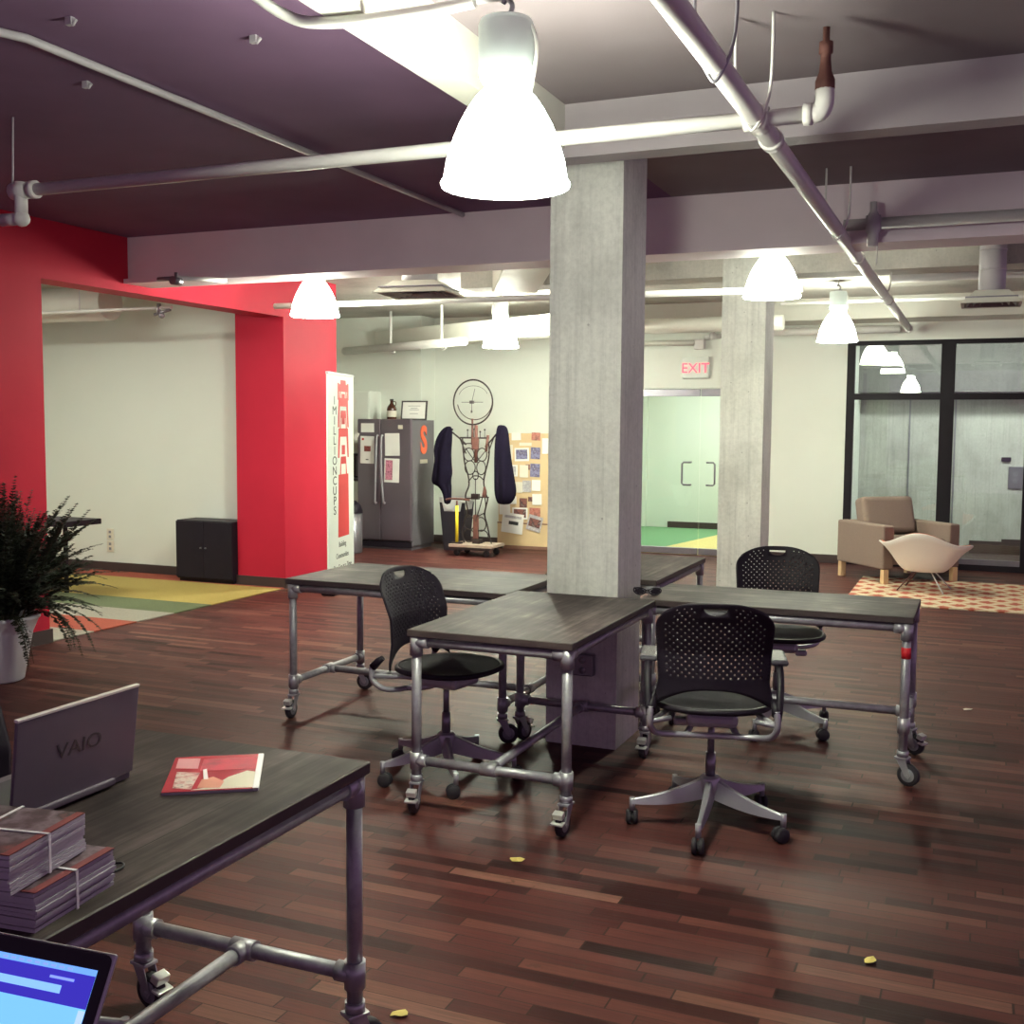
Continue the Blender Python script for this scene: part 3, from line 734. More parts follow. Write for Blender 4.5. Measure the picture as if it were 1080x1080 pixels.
    for s in (-1, 1):
        cyl(b, (s*.236, -.236, .478), (s*.17, -.06, .482), .010, n=8); cyl(b, (s*.236, -.236, .478), (s*.16, -.19, .482), .010, n=8)
        tube(b, smoothpath([(s*.10, -.152, .408), (s*.08, -.06, .42), (s*.06, 0, .44)], 4), .0125, 8)
    obj('tube_frame', b, M['alu'], t)
    b = BM()
    for s in (-1, 1):
        b = BM(); tube(b, [(s*.226, -.185, .565), (s*.232, -.205, .55), (s*.235, -.235, .52)], [.012, .017, .019], 10); obj('back_bracket', b, M['black'], t)
    b = BM(); bx(b, -.10, .10, -.11, .12, .425, .483, .02); bx(b, -.15, -.09, .0, .05, .40, .43, .01); obj('tilt_mechanism', b, M['alu'], t)
    b = BM(); cyl(b, (0, 0, .29), (0, 0, .43), .014, n=12); cyl(b, (0, 0, .20), (0, 0, .30), .020, n=14); obj('gas_cylinder', b, M['steel'], t)
    b = BM(); lathe(b, [(0, .125), (.036, .126), (.040, .15), (.042, .195), (.034, .205), (0, .206)], n=20)
    for k in range(5):
        a = 2*pi*k/5 - pi/2; Rm = Matrix.Rotation(a, 3, 'Z')
        secs = []
        for q in range(7):
            s = q/6; x = .03 + .285*s; zt = .196 - .088*s - .012*sin(pi*s); h = .062*(1-s)+.020; w = .022*(1-s)+.0125*s
            secs.append([b.verts.new(Rm @ Vector((x, yy, zz))) for yy, zz in ((-w, zt-h), (w, zt-h), (w*.62, zt-.004), (w*.3, zt), (-w*.3, zt), (-w*.62, zt-.004))])
        for A, B_ in zip(secs, secs[1:]):
            for i in range(6): b.faces.new((A[i], A[(i+1) % 6], B_[(i+1) % 6], B_[i]))
        b.faces.new(secs[-1]); b.faces.new(secs[0][::-1])
        e = Rm @ Vector((.312, 0, 0)); cyl(b, e+Vector((0, 0, .06)), e+Vector((0, 0, .112)), .0115, n=10)
    base = obj('star_base', b, M['alu'], t)
    for k in range(5):
        a = 2*pi*k/5 - pi/2; sw = random.random()*6
        c = Vector((.312*cos(a), .312*sin(a), 0)); off = Vector((.012*cos(sw+pi/2), .012*sin(sw+pi/2), 0))
        b = BM(); Rm = Matrix.Rotation(sw, 3, 'Z')
        for s in (-1, 1):
            pr = [(0, s*.024), (.022, s*.024), (.031, s*.018), (.031, s*.005), (0, s*.004)]
            vs0 = len(b.verts); lathe(b, pr, n=18); b.verts.ensure_lookup_table()
            for v in list(b.verts)[vs0:]: v.co = Rm @ Vector((v.co.z, v.co.x, v.co.y)) + c + off + Vector((0, 0, .031))
        cyl(b, c+off+Rm @ Vector((-.012, 0, .031)), c+off+Rm @ Vector((.012, 0, .031)), .02, n=10)
        obj('caster', b, M['rubber'], base)
    return t
CH = make_chair('black perforated swivel chair with armrests seen from behind, in front of the right table wing')
def face(deg): return R_(deg-90)
CH.location = (-.955, 4.34, 0); CH.rotation_euler = (0, 0, face(104))
for loc, ang, lab in [((-2.20, 4.47, 0), -9, 'black perforated swivel chair left of the front table, its seat facing the viewer'), ((-.96, 5.93, 0), -78, 'black perforated swivel chair behind the right table wing, near the rear column'), ((-2.19, 1.93, 0), 0, 'black swivel chair at the left picture edge behind the silver laptop')]:
    dup(CH, loc, face(ang), lab)
# arms only on the near chair
b_star = None
for s in (-1, 1):
    b = BM()
    tube(b, smoothpath([(s*.238, -.235, .50), (s*.246, -.215, .55), (s*.250, -.18, .62), (s*.251, -.13, .67), (s*.251, -.06, .683)], 5), [.015]*21, 10)
    ar = obj('armrest', b, M['black'], CH)
    b = BM(); bx(b, s*.251-.034, s*.251+.034, -.12, .10, .682, .706, .010); obj('arm_pad', b, M['padgrey'], ar)
# turn the star of the near chair so a leg points at the viewer (own mesh copy rotation)
for ch in COL.objects:
    if ch.name.startswith('star_base') and ch.parent:
        want = {'office_chair': -85-(104-90), 'office_chair.001': 16-(-9-90), 'office_chair.002': -100-(-78-90), 'office_chair.003': 50}[ch.parent.name]
        ch.rotation_euler = (0, 0, R_(want+90))

# ------------------------------------------------------------------ things on the tables
# stacked magazine bundles
def bundle(label, z, dx, dy, rz, n=9, h=.066):
    t = thing('magazine_bundle', label, 'magazines', (-1.41+dx, 1.315+dy, z), rz, 'strapped bundles of magazines')
    b = BM(); W_, D_ = .27, .205
    for k in range(n):
        j = random.uniform(-.003, .003); q = random.uniform(-.003, .003)
        bx(b, -W_+j, 0+j, q, D_+q, k*h/n+.0004, (k+1)*h/n-.0004)
    obj('pages', b, M['spaper'], t)
    b = BM(); bx(b, -W_, 0, 0, D_, h, h+.001); cv = obj('cover', b, photo_mat('magazine_cover_%d' % n, [(.03, .012, .02), (.06, .025, .035), (.16, .11, .14), (.03, .015, .02), (.18, .05, .055)], 12, n), t)
    b = BM(); bx(b, -.016, 0.0005, 0, D_, h+.001, h+.0018); obj('red_spine_band', b, M['dullred'], t)
    b = BM(); bx(b, -W_, -.016, .0, .006, h+.001, h+.0016); obj('red_edge_band', b, M['dullred'], t)
    b = BM(); e = .002
    for (y, w) in ((.095, .006),):
        bx(b, -W_-e, e+.003, y, y+w, h+.0018, h+.003); bx(b, .0035, .005, y, y+w, 0, h+.003)
    bx(b, -.13, -.124, -e-.003, D_+e, h+.0018, h+.003); bx(b, -.13, -.124, -.006, -.0045, 0, h+.003)
    obj('strap', b, M['strap'], t)
    return t
bundle('lower bundle of strapped magazines on the foreground table', TOPZ, .012, .008, R_(6), 9)
bundle('upper bundle of strapped magazines stacked on another bundle', TOPZ+.0695, -.012, -.02, R_(10), 10)
# loose magazine
t = thing('magazine', 'single red covered magazine lying open side down on the foreground table', 'magazine', (-1.835, 2.175, TOPZ), 0)
C4 = [Vector(p) for p in ((-1.825, 2.163, 0), (-1.650, 2.285, 0), (-1.491, 2.059, 0), (-1.669, 1.944, 0))]
t.location = (-1.669, 1.944, TOPZ); ux = (C4[2]-C4[3]); L_ = ux.length; t.rotation_euler = (0, 0, atan2(ux.y, ux.x))
uy = C4[0]-C4[3]; H_ = uy.length
t['label'] = 'single red covered magazine lying on the foreground table by itself'
b = BM(); bx(b, 0, L_, 0, H_, 0, .006); obj('pages', b, M['spaper'], t)
b = BM(); bx(b, 0, L_, 0, H_, .006, .007); cv = obj('cover', b, plain('magazine_red_cover', (.34, .025, .04), .25, var=.25, scale=20), t)
def blot(pts, mat, nm, z=.0074):
    b = BM(); prism(b, [(x*L_, y*H_) for x, y in pts], .007, z); obj(nm, b, mat, cv)
blot([(.30, .03), (.95, .03), (.96, .45), (.85, .50), (.66, .34), (.52, .10)], plain('cover_pale', (.62, .58, .46), .3), 'pale_ground')
blot([(.05, .66), (.30, .62), (.29, .93), (.04, .95)], plain('cover_pink', (.55, .24, .27), .3), 'pink_block')
blot([(.10, .10), (.30, .05), (.34, .50), (.08, .55)], photo_mat('cover_scene', [(.05, .02, .03), (.45, .2, .18), (.6, .5, .45), (.1, .03, .04)], 45, 3), 'dark_figures')
blot([(.36, .08), (.60, .06), (.63, .22), (.50, .36), (.38, .30)], plain('cover_face', (.60, .24, .17), .3), 'warm_shape', .0078)
blot([(.33, .55), (.95, .55), (.95, .92), (.33, .90)], photo_mat('cover_dark_red', [(.20, .015, .03), (.42, .02, .05), (.30, .02, .04)], 14, 5), 'dark_red_field')
blot([(.40, .30), (.45, .30), (.40, .60), (.36, .58)], M['strap'], 'white_stroke', .0079)
b = BM(); bx(b, L_-.012, L_+.002, 0, H_, 0, .0085, .002); obj('bright_spine', b, M['strap'], t)
# silver laptop seen from behind
t = thing('laptop', 'open silver laptop seen from behind on the foreground table', 'laptop', (-1.815, 1.835, TOPZ), 0)
b = BM(); bx(b, -.235, 0, -.18, .175, .003, .02, .004); bx(b, -.004, .012, -.15, .115, .006, .022, .004); obj('base', b, M['lap'], t)
b = BM(); bx(b, -.20, -.03, -.165, .16, .0202, .0215); obj('keyboard', b, M['keyb'], t)
TL = Matrix.Rotation(radians(7), 3, 'Y')
b = BM(); bx(b, -.004, .004, -.178, .178, 0, .205, .002, TL, (0, 0, .02)); lid = obj('lid', b, M['lap'], t)
b = BM(); bx(b, -.0062, .005, -.178, .178, .205, .211, .001, TL, (0, 0, .02)); obj('painted_edge_glint', b, M['lapedge'], lid)  # pale strip painted for the lit edge
b = BM(); bx(b, -.0055, -.0041, -.165, .165, .02, .19, 0, TL, (0, 0, .02)); obj('screen', b, M['keyb'], lid)
lg = TL @ Vector((.0045, 0, .11)) + Vector((0, 0, .02))
lt = text('logo_lettering', 'VAIO', .046, M['lapdark'], lid, lg, (radians(90), 0, radians(90)), .0004, sx=1.25)
lt.rotation_euler = (Matrix.Rotation(radians(7), 4, 'Y') @ Matrix.Rotation(radians(90), 4, 'Z') @ Matrix.Rotation(radians(90), 4, 'X')).to_euler()
# lit laptop at the bottom edge
t = thing('laptop', 'open laptop with a lit blue screen at the bottom left corner', 'laptop', (-1.077, .865, TOPZ), R_(4))
b = BM(); bx(b, -.164, .164, -.225, 0, .002, .014, .004); obj('base', b, M['alu'], t)
b = BM(); bx(b, -.14, .14, -.11, -.02, .0142, .0155); obj('keyboard', b, M['keyb'], t)
TX = Matrix.Rotation(radians(-31), 3, 'X')
def lidbox(b, x0, x1, y0, y1, z0, z1, bev=0): bx(b, x0, x1, y0, y1, z0, z1, bev, TX, (0, .002, .014))
b = BM(); lidbox(b, -.164, .164, -.003, .004, 0, .224, .003); lid = obj('lid', b, M['alu'], t)
def rr(x0, x1, z0, z1, r):
    P_ = []
    for cx, cz, a0 in ((x1-r, z1-r, 0), (x0+r, z1-r, 90), (x0+r, z0+r, 180), (x1-r, z0+r, 270)):
        for k in range(5):
            a = R_(a0+k*22.5); P_.append((cx+r*cos(a), cz+r*sin(a)))
    return P_
def lidp(b, poly, y0, y1): prism(b, poly, y0, y1, lambda x, y, z: TX @ Vector((x, z, y)) + Vector((0, .002, .014)))
b = BM(); lidp(b, rr(-.1615, .1615, .004, .2215, .01), -.0045, -.0031); bz = obj('bezel', b, M['black'], lid)
def scr(nm, c, s, q, y=-.0050):
    b = BM(); lidbox(b, q[0], q[1], y, y+.0004, q[2], q[3]); return obj(nm, b, emit('screen_'+nm, c, s), lid)
scr('screen', (.20, .58, 1), .85, (-.147, .147, .016, .203))
scr('toolbar', (.04, .03, .48), .8, (-.147, .147, .160, .198), -.0053)
scr('menu_bar', (.16, .40, .95), .9, (-.147, .147, .196, .203), -.0054)
scr('address_field', (.28, .60, 1), .8, (-.147, .105, .171, .180), -.0056)
scr('scroll_bar', (.45, .65, 1), .9, (.138, .147, .016, .158), -.0056)
scr('red_icon', (.70, .10, .30), .6, (-.018, -.006, .140, .147), -.0058)
scr('blue_icon', (.20, .25, .75), .6, (.003, .008, .150, .155), -.0058)
b = BM()
for k in range(14):
    lidbox(b, -.05+k*.012, -.05+k*.012+.007, -.0060, -.0056, .198, .2005)
for k in range(5): lidbox(b, -.12+k*.03, -.117+k*.03, -.0060, -.0056, .186, .189)
lidbox(b, .085, .12, -.0060, -.0056, .186, .189)
obj('menu_marks', b, emit('screen_marks', (.30, .45, 1), .7), lid)
# earphone cable by the bundles
b = BM(); tube(b, smoothpath([(-1.53, 1.50, .769), (-1.50, 1.56, .769), (-1.475, 1.60, .769), (-1.455, 1.585, .769), (-1.46, 1.54, .769), (-1.49, 1.515, .769)], 6), .0022, 6); tag(obj('black_cable', b, M['black']), 'loop of thin black cable beside the magazine bundles', 'cable')
# dark glasses on the tables
t = thing('sunglasses', 'black sunglasses lying on the table corner by the column', 'sunglasses', (-1.50, 5.30, TOPZ), R_(15))
b = BM()
for s in (-1, 1):
    tube(b, smoothpath([(s*.008, 0, .024), (s*.03, -.003, .036), (s*.062, 0, .034), (s*.066, 0, .018), (s*.045, -.002, .004), (s*.02, -.002, .006)], 4, True), .0032, 6, closed=True)
tube(b, [(-.01, 0, .024), (0, -.002, .027), (.01, 0, .024)], .0028, 6)
obj('frame', b, M['black'], t)
for s in (-1, 1):
    b = BM(); prism(b, [(s*.012, .022), (s*.03, .034), (s*.060, .032), (s*.063, .018), (s*.045, .006), (s*.022, .008)], -.001, .001, lambda x, y, z: (x, z, y)); obj('lens', b, M['black'], t)
    b = BM(); tube(b, smoothpath([(s*.066, 0, .03), (s*.066, .06, .028), (s*.062, .10, .022), (s*.055, .13, .004)], 4), .003, 6); obj('temple', b, M['black'], t)
t = thing('outlet_box', 'grey metal outlet box on the front column below the tables', 'outlet', (-1.78, 5.18, .42))
b = BM(); bx(b, -.055, .055, -.045, 0, -.055, .055, .006); obj('box', b, M['steel'], t)
b = BM()
for z in (-.025, .025): lathe(b, [(0, 0), (.017, 0), (.017, .004), (0, .004)], (0, 0, 0), 16)
for i, v in enumerate(b.verts): v.co = Vector((v.co.x, -.045-v.co.z, v.co.y + (-.025 if i < len(b.verts)//2 else .025)))
obj('socket', b, M['hubm'], t)
b = BM(); tube(b, [(-.05, -.02, .02), (-.19, -.02, .02)], .011, 8); obj('conduit', b, M['steel'], t)

# scraps on the floor
for (x, y, a, lab, mt) in [(-1.522, 3.682, 20, 'crumpled yellow scrap on the floor in front of the tables', 'leafy'), (-.25, 3.392, 70, 'yellow scrap on the floor at lower right', 'leafy'), (-1.40, 2.56, 30, 'yellow scrap on the floor by the foreground table leg', 'leafy'), (-.31, 6.42, 10, 'pale scrap on the floor right of the taped table leg', 'cream'), (-.02, 6.75, 15, 'tiny pale scrap on the floor furthest right', 'cream')]:
    b = BM(); pts = [(.03*cos(k*pi/4+.2)*random.uniform(.6, 1.1), .022*sin(k*pi/4+.2)*random.uniform(.6, 1.1)) for k in range(8)]
    c0 = b.verts.new((0, 0, .010)); vs = [b.verts.new((p, q, random.uniform(.002, .008))) for p, q in pts]
    for k in range(8): b.faces.new((c0, vs[k], vs[(k+1) % 8]))
    o = tag(obj('paper_scrap', b, M[mt], loc=(x, y, .0), rotz=R_(a)), lab, 'scrap'); md = o.modifiers.new('thickness', 'SOLIDIFY'); md.thickness = .0015; md.offset = 1

# ------------------------------------------------------------------ fern
t = thing('potted_fern', 'bushy dark fern in a white pot at the left edge', 'plant', (-5.57, 5.04, 0))
b = BM(); lathe(b, [(0, 0), (.13, 0), (.145, .01), (.20, .30), (.235, .385), (.245, .39), (.245, .41), (.225, .41), (.21, .36), (0, .355)], n=36); obj('pot', b, M['pot'], t)
b = BM(); lathe(b, [(0, .362), (.21, .362), (.20, .35), (0, .34)], n=24); obj('soil', b, M['soil'], t)
bs, bl = BM(), BM()
def leaflet(p, d, u, L, w):
    s = d.cross(u).normalized()*w
    a = bl.verts.new(p); c = bl.verts.new(p+d*L*.5+s+u*L*.05); e = bl.verts.new(p+d*L); f = bl.verts.new(p+d*L*.5-s+u*L*.05)
    bl.faces.new((a, c, e, f))
def frond(p0, dirv, rise, length, droop, width, nseg=16, dens=2):
    pts = []; p = Vector(p0); d = (dirv*(1-rise) + Vector((0, 0, 1))*rise).normalized()
    for k in range(nseg+1):
        pts.append(p.copy()); p = p + d*(length/nseg)
        if p.x < -.53: p.x = -.53 - random.uniform(0, .03); d.x = abs(d.x)*.2; d.normalize()
        d = (d + Vector((0, 0, -droop/nseg)) + Vector((random.uniform(-.03, .03), random.uniform(-.03, .03), 0))).normalized()
    tube(bs, pts, [.0035*(1-.7*k/nseg) for k in range(nseg+1)], 5)
    for k in range(2, nseg):
        tdir = (pts[k+1]-pts[k-1]).normalized(); side = tdir.cross(Vector((0, 0, 1)))
        if side.length < .05: side = Vector((1, 0, 0))
        side.normalize()
        for q in range(dens):
            pp = pts[k]+(pts[k+1]-pts[k])*(q/dens)
            for s in (-1, 1):
                wl = width*sin(pi*min(1, .12+.88*k/nseg))*random.uniform(.7, 1.15)
                dd = (side*s + tdir*.55 + Vector((0, 0, random.uniform(-.35, .35)))).normalized()
                # needle-like side sprig
                for r in range(3):
                    leaflet(pp+dd*wl*r*.3, (dd+Vector((random.uniform(-.5, .5), random.uniform(-.5, .5), random.uniform(-.4, .4)))).normalized(), Vector((0, 0, 1)), wl*.55, .013)
for k in range(190):
    a = random.uniform(0, 2*pi); r = random.uniform(0, .15)
    dv = Vector((cos(a), sin(a), 0))
    up = random.uniform(.45, .97)
    frond((r*cos(a), r*sin(a), .37), dv, up, random.uniform(.55, .9)*(.75+.35*up), random.uniform(.5, 1.3)*(1.25-up), random.uniform(.06, .10), 16, 3)
for k in range(24):   # long arching sprays towards the room
    a = radians(random.uniform(-50, 75)); dv = Vector((cos(a), sin(a), 0))
    frond((.05*cos(a), .05*sin(a), .40), dv, random.uniform(.30, .62), random.uniform(.55, .80), random.uniform(.6, 1.8), random.uniform(.030, .045), 18)
for k in range(10):   # sprays falling over the rim
    a = radians(random.uniform(-80, 70)); dv = Vector((cos(a), sin(a), 0))
    frond((.17*cos(a), .17*sin(a), .40), dv, .35, random.uniform(.4, .6), random.uniform(2.6, 3.6), .035, 14)
fo = obj('foliage', bl, M['leaf'], t, normals=False); obj('stems', bs, M['stem'], t)

# ------------------------------------------------------------------ annex things
t = thing('low_cabinet', 'low black cabinet against the white wall behind the red pillar', 'cabinet', (-7.115, 9.15, .009))
b = BM(); bx(b, -.345, .345, -.16, .15, .03, .62, .004); bx(b, -.33, .33, -.14, .14, 0, .03); obj('body', b, M['black'], t)
for s in (-1, 1):
    b = BM(); bx(b, s*.172-.17, s*.172+.17, -.178, -.161, .045, .61, .003); dr = obj('door', b, M['black'], t)
    b = BM(); cyl(b, (s*.03, -.196, .35), (s*.03, -.178, .35), .008, n=8); obj('knob', b, M['steel'], dr)
t = thing('side_table', 'small dark table half hidden behind the fern', 'table', (-7.85, 7.72, .009))
b = BM(); bx(b, -.40, .40, -.22, .22, .66, .71, .004); obj('tabletop', b, M['black'], t)
for x in (-.36, .0):
    for y in (-.18, .18):
        b = BM(); bx(b, x-.015, x+.015, y-.015, y+.015, 0, .66); obj('leg', b, M['black'], t)
for z, lab in ((.40, 'upper pale wall outlet on the white wall beside the fern'), (.27, 'lower pale wall outlet on the white wall beside the fern')):
    t = thing('wall_outlet', lab, 'outlet', (-8.62, 9.32, z))
    b = BM(); bx(b, -.045, .045, -.012, 0, -.06, .06, .004); obj('cover_plate', b, M['cream'], t)
    b = BM()
    for q in (-.025, .025): bx(b, -.015, .015, -.015, -.012, q-.014, q+.014)
    obj('socket', b, M['hubm'], t)

# ------------------------------------------------------------------ banner
BD = Vector((-.24, .97, 0)).normalized()
t = thing('standing_banner', 'tall narrow white standing banner with red cups beside the red pillar', 'banner', (-5.56, 8.80, 0), atan2(BD.y, BD.x))
BW = .80
b = BM(); bx(b, 0, BW, -.006, .006, .09, 2.07); ban = obj('panel', b, M['bannerm'], t)
b = BM(); bx(b, -.01, BW+.01, -.07, .07, .0, .085, .02); obj('base_cassette', b, M['black'], t)
b = BM(); bx(b, -.005, BW+.005, -.012, .012, 2.06, 2.085, .004); obj('top_rail', b, M['alu'], t)
b = BM(); cyl(b, (BW/2, .02, .08), (BW/2, .02, 2.07), .008, n=8); obj('support_pole', b, M['alu'], t)
# faces the room on its local -y side
yb = -.0066
text('vertical_lettering', '1\nM\nI\nL\nL\nI\nO\nN\nC\nU\nP\nS', .115, M['ink'], ban, (.20, yb, 1.30), (radians(90), 0, 0), .0006, space=.82)
for o_ in ban.children: o_.scale = (1.5, 1, 1)
text('slogan_lettering', 'Building\nCommunities\nOne Cup at a Time', .072, M['ink'], ban, (.43, yb, .34), (radians(90), 0, 0), .0006, space=1.5)
def cup(z, full):
    b = BM(); x0 = .30; w = .34
    def q(x, y0, x1_, y1): bx(b, x, x1_, yb-.0008, yb+.0008, y0, y1)
    if full:
        prism(b, [(x0, z), (x0+w, z), (x0+w*.95, z+.60), (x0+w*.05, z+.60)], yb-.0008, yb+.0008, lambda x, y, zz: (x, zz, y))
        zt = z+.60
    else:
        zt = z+.28
        prism(b, [(x0, z), (x0+.04, z), (x0+.07, zt-.08), (x0+w-.07, zt-.08), (x0+w-.04, z), (x0+w, z), (x0+w*.93, zt), (x0+w*.07, zt)], yb-.0008, yb+.0008, lambda x, y, zz: (x, zz, y))
        q(x0+.12, z+.03, x0+.22, z+.12)
    prism(b, [(x0+.06, zt), (x0+.09, zt), (x0+.10, zt+.10), (x0+w-.10, zt+.10), (x0+w-.09, zt), (x0+w-.06, zt), (x0+w-.09, zt+.17), (x0+.09, zt+.17)], yb-.0008, yb+.0008, lambda x, y, zz: (x, zz, y))
    obj('red_cup', b, M['inkred'], ban)
cup(.52, True); cup(1.30-.02, False); cup(1.60-.03, False)
b = BM(); bx(b, .30, .345, yb-.0008, yb+.0008, 1.83, 1.99); bx(b, .595, .64, yb-.0008, yb+.0008, 1.83, 1.99); bx(b, .345, .595, yb-.0008, yb+.0008, 1.91, 1.98); bx(b, .42, .52, yb-.0008, yb+.0008, 1.84, 1.89); obj('red_cup', b, M['inkred'], ban)

# ------------------------------------------------------------------ kitchen
t = thing('refrigerator', 'dark stainless two door refrigerator covered in papers', 'refrigerator', (-7.02, 12.45, 0))
b = BM(); bx(b, -.39, .39, .04, .64, .05, 1.66, .006); bx(b, -.37, .37, .05, .60, 0, .06); obj('cabinet', b, M['fridges'], t)
for x0, x1, hx in ((-.39, -.055, -.085), (-.047, .39, -.018)):
    b = BM(); bx(b, x0, x1, 0, .055, .12, 1.67, .012); dr = obj('door', b, M['fridge'], t)
    b = BM(); s = -1 if x0 < -.2 else 1
    tube(b, smoothpath([(hx, .0, 1.46), (hx, -.035, 1.44), (hx+s*.004, -.05, 1.2), (hx+s*.012, -.05, .9), (hx+s*.028, -.035, .62), (hx+s*.03, 0, .60)], 5), .012, 8); obj('handle', b, M['alu'], dr)
b = BM(); bx(b, -.38, .38, .02, .06, .03, .11, .004); obj('grille', b, M['black'], t)
fy = 12.45
def sheet(name, lab, cat, x0, x1, z0, z1, y, mat, extra=None, tilt=0):
    if abs(y-fy) < .01: x0 -= .115; x1 -= .115
    b = BM(); w, h = (x1-x0)/2, (z1-z0)/2; bx(b, -w, w, -.002, 0, -h, h)
    o = tag(obj(name, b, mat, loc=((x0+x1)/2, y, (z0+z1)/2)), lab, cat)
    o.rotation_euler = (0, R_(tilt), 0)
    if extra:
        for nm, q, mt in extra:
            b = BM(); bx(b, q[0]*w, q[1]*w, -.0034, -.002, q[2]*h, q[3]*h); obj(nm, b, mt, o)
    return o
photoA = photo_mat('print_dark', [(.04, .015, .02), (.3, .06, .05), (.05, .02, .03)], 40, 1)
photoB = photo_mat('print_pink', [(.05, .01, .03), (.65, .25, .35), (.08, .02, .04)], 30, 2)
sheet('paper_note', 'small white note at the top of the left fridge door', 'note', -7.24, -7.05, 1.50, 1.615, fy, M['paper'])
sheet('flyer', 'tall white flyer with a dark photo on the left fridge door', 'flyer', -7.25, -7.05, 1.10, 1.45, fy, M['paper'], [('photo', (-.45, .5, -.12, .28), photoA), ('caption', (-.2, .2, -.75, -.68), M['ink']), ('red_badge', (-.8, -.5, .7, .85), M['inkred'])], 1)
sheet('paper_note', 'blank white sheet on the right fridge door', 'note', -6.89, -6.68, 1.205, 1.49, fy, M['paper'], None, -1)
sheet('flyer', 'white flyer with a black and pink picture on the right fridge door', 'flyer', -6.90, -6.685, .865, 1.17, fy, M['paper'], [('picture', (-.85, .1, -.8, .85), photoB)], 1.5)
sheet('paper_note', 'tiny pale sticker at the top right of the right fridge door', 'sticker', -6.70, -6.635, 1.545, 1.595, fy, M['cream'])
sheet('paper_note', 'tilted white tag at the left edge of the fridge', 'note', -7.34, -7.28, 1.40, 1.50, fy-.003, M['paper'], None, 28)
o = text('letter_magnet', 'S', .50, M['orange'], None, (-6.628, 12.79, 1.39), (radians(90), 0, radians(90)), .006, off=.018)
tag(o, 'big orange letter S on the side of the fridge', 'letter'); o.scale = (.75, .95, 1)
b = BM(); bx(b, -.006, 0, -.10, .10, -.025, .025); tag(obj('paper_label', b, M['cream'], loc=(-6.6245, 12.79, 1.13)), 'small pale label under the orange letter on the fridge', 'label')
t = thing('glass_jug', 'brown glass jug standing on the fridge', 'jug', (-7.09, 12.78, 1.66))
b = BM(); lathe(b, [(0, 0), (.062, .0), (.065, .01), (.065, .14), (.058, .17), (.03, .205), (.022, .22), (.022, .25), (0, .25)], n=20); obj('body', b, M['brown'], t)
b = BM(); cyl(b, (0, 0, .25), (0, 0, .272), .025, n=14); obj('cap', b, M['ink'], t)
b = BM(); tube(b, smoothpath([(.02, 0, .235), (.055, 0, .235), (.06, 0, .20), (.045, 0, .18)], 4), .006, 6); obj('handle', b, M['brown'], t)
b = BM(); lathe(b, [(.0655, .04), (.0655, .12)], n=20); obj('paper_label', b, M['cream'], t)
t = thing('picture_frame', 'dark framed certificate leaning on top of the fridge', 'frame', (-6.76, 12.76, 1.66))
b = BM(); w, h = .185, .25; A = Matrix.Rotation(radians(-8), 3, 'X')
for q in ((-w, w, 0, .018), (-w, w, h-.018, h), (-w, -w+.018, .018, h-.018), (w-.018, w, .018, h-.018)): bx(b, q[0], q[1], -.01, .01, q[2], q[3], 0, A)
obj('moulding', b, M['kick'], t)
b = BM(); bx(b, -w+.017, w-.017, -.003, .008, .017, h-.017, 0, A); pp = obj('certificate', b, M['paper'], t)
b = BM()
for k, (z, l) in enumerate(((.18, .09), (.15, .05), (.13, .07), (.08, .06))): bx(b, -l, l, -.0045, -.003, z, z+.006, 0, A)
obj('print_lines', b, M['hubm'], pp)
t = thing('wall_cupboard', 'white wall cupboard behind the banner above the counter', 'cupboard', (-7.85, 12.9, 1.35))
b = BM(); bx(b, -.6, .36, 0, .30, 0, .69, .003); obj('body', b, M['white'], t)
for x0 in (-.595, -.115):
    b = BM(); bx(b, x0, x0+.47, -.018, -.001, .01, .68, .003); obj('door', b, M['white'], t)
t = thing('kitchen_counter', 'dark topped white kitchen counter left of the fridge', 'counter', (-8.0, 12.85, 0))
b = BM(); bx(b, -.9, .56, -.25, .34, .08, .86); bx(b, -.9, .56, -.2, .3, 0, .08); obj('cabinet', b, M['white'], t)
b = BM(); bx(b, -.92, .57, -.28, .345, .861, .90, .004); obj('countertop', b, M['kick'], t)
b = BM(); bx(b, .12, .55, -.27, -.251, .62, .84, .003); dw = obj('drawer', b, M['white'], t)
b = BM(); bx(b, .26, .42, -.285, -.271, .73, .745, .002); obj('handle', b, M['ink'], dw)
t = thing('microwave', 'black microwave on the kitchen counter', 'microwave', (-7.72, 12.85, .901))
b = BM(); bx(b, -.27, .27, -.2, .2, .0, .31, .006); obj('body', b, M['black'], t)
b = BM(); bx(b, -.26, .15, -.215, -.201, .02, .29, .004); obj('door', b, M['brown'], t)
b = BM(); bx(b, .165, .26, -.21, -.201, .02, .29); obj('control_panel', b, M['kick'], t)
t = thing('step_bin', 'steel bin with a dark domed lid beside the fridge', 'bin', (-7.22, 11.95, 0))
b = BM(); lathe(b, [(0, 0), (.14, 0), (.15, .02), (.15, .50), (0, .50)], n=24); obj('body', b, M['steel'], t)
b = BM(); lathe(b, [(.155, .50), (.155, .53), (.13, .60), (.07, .65), (0, .665)], n=24); obj('lid', b, M['black'], t)

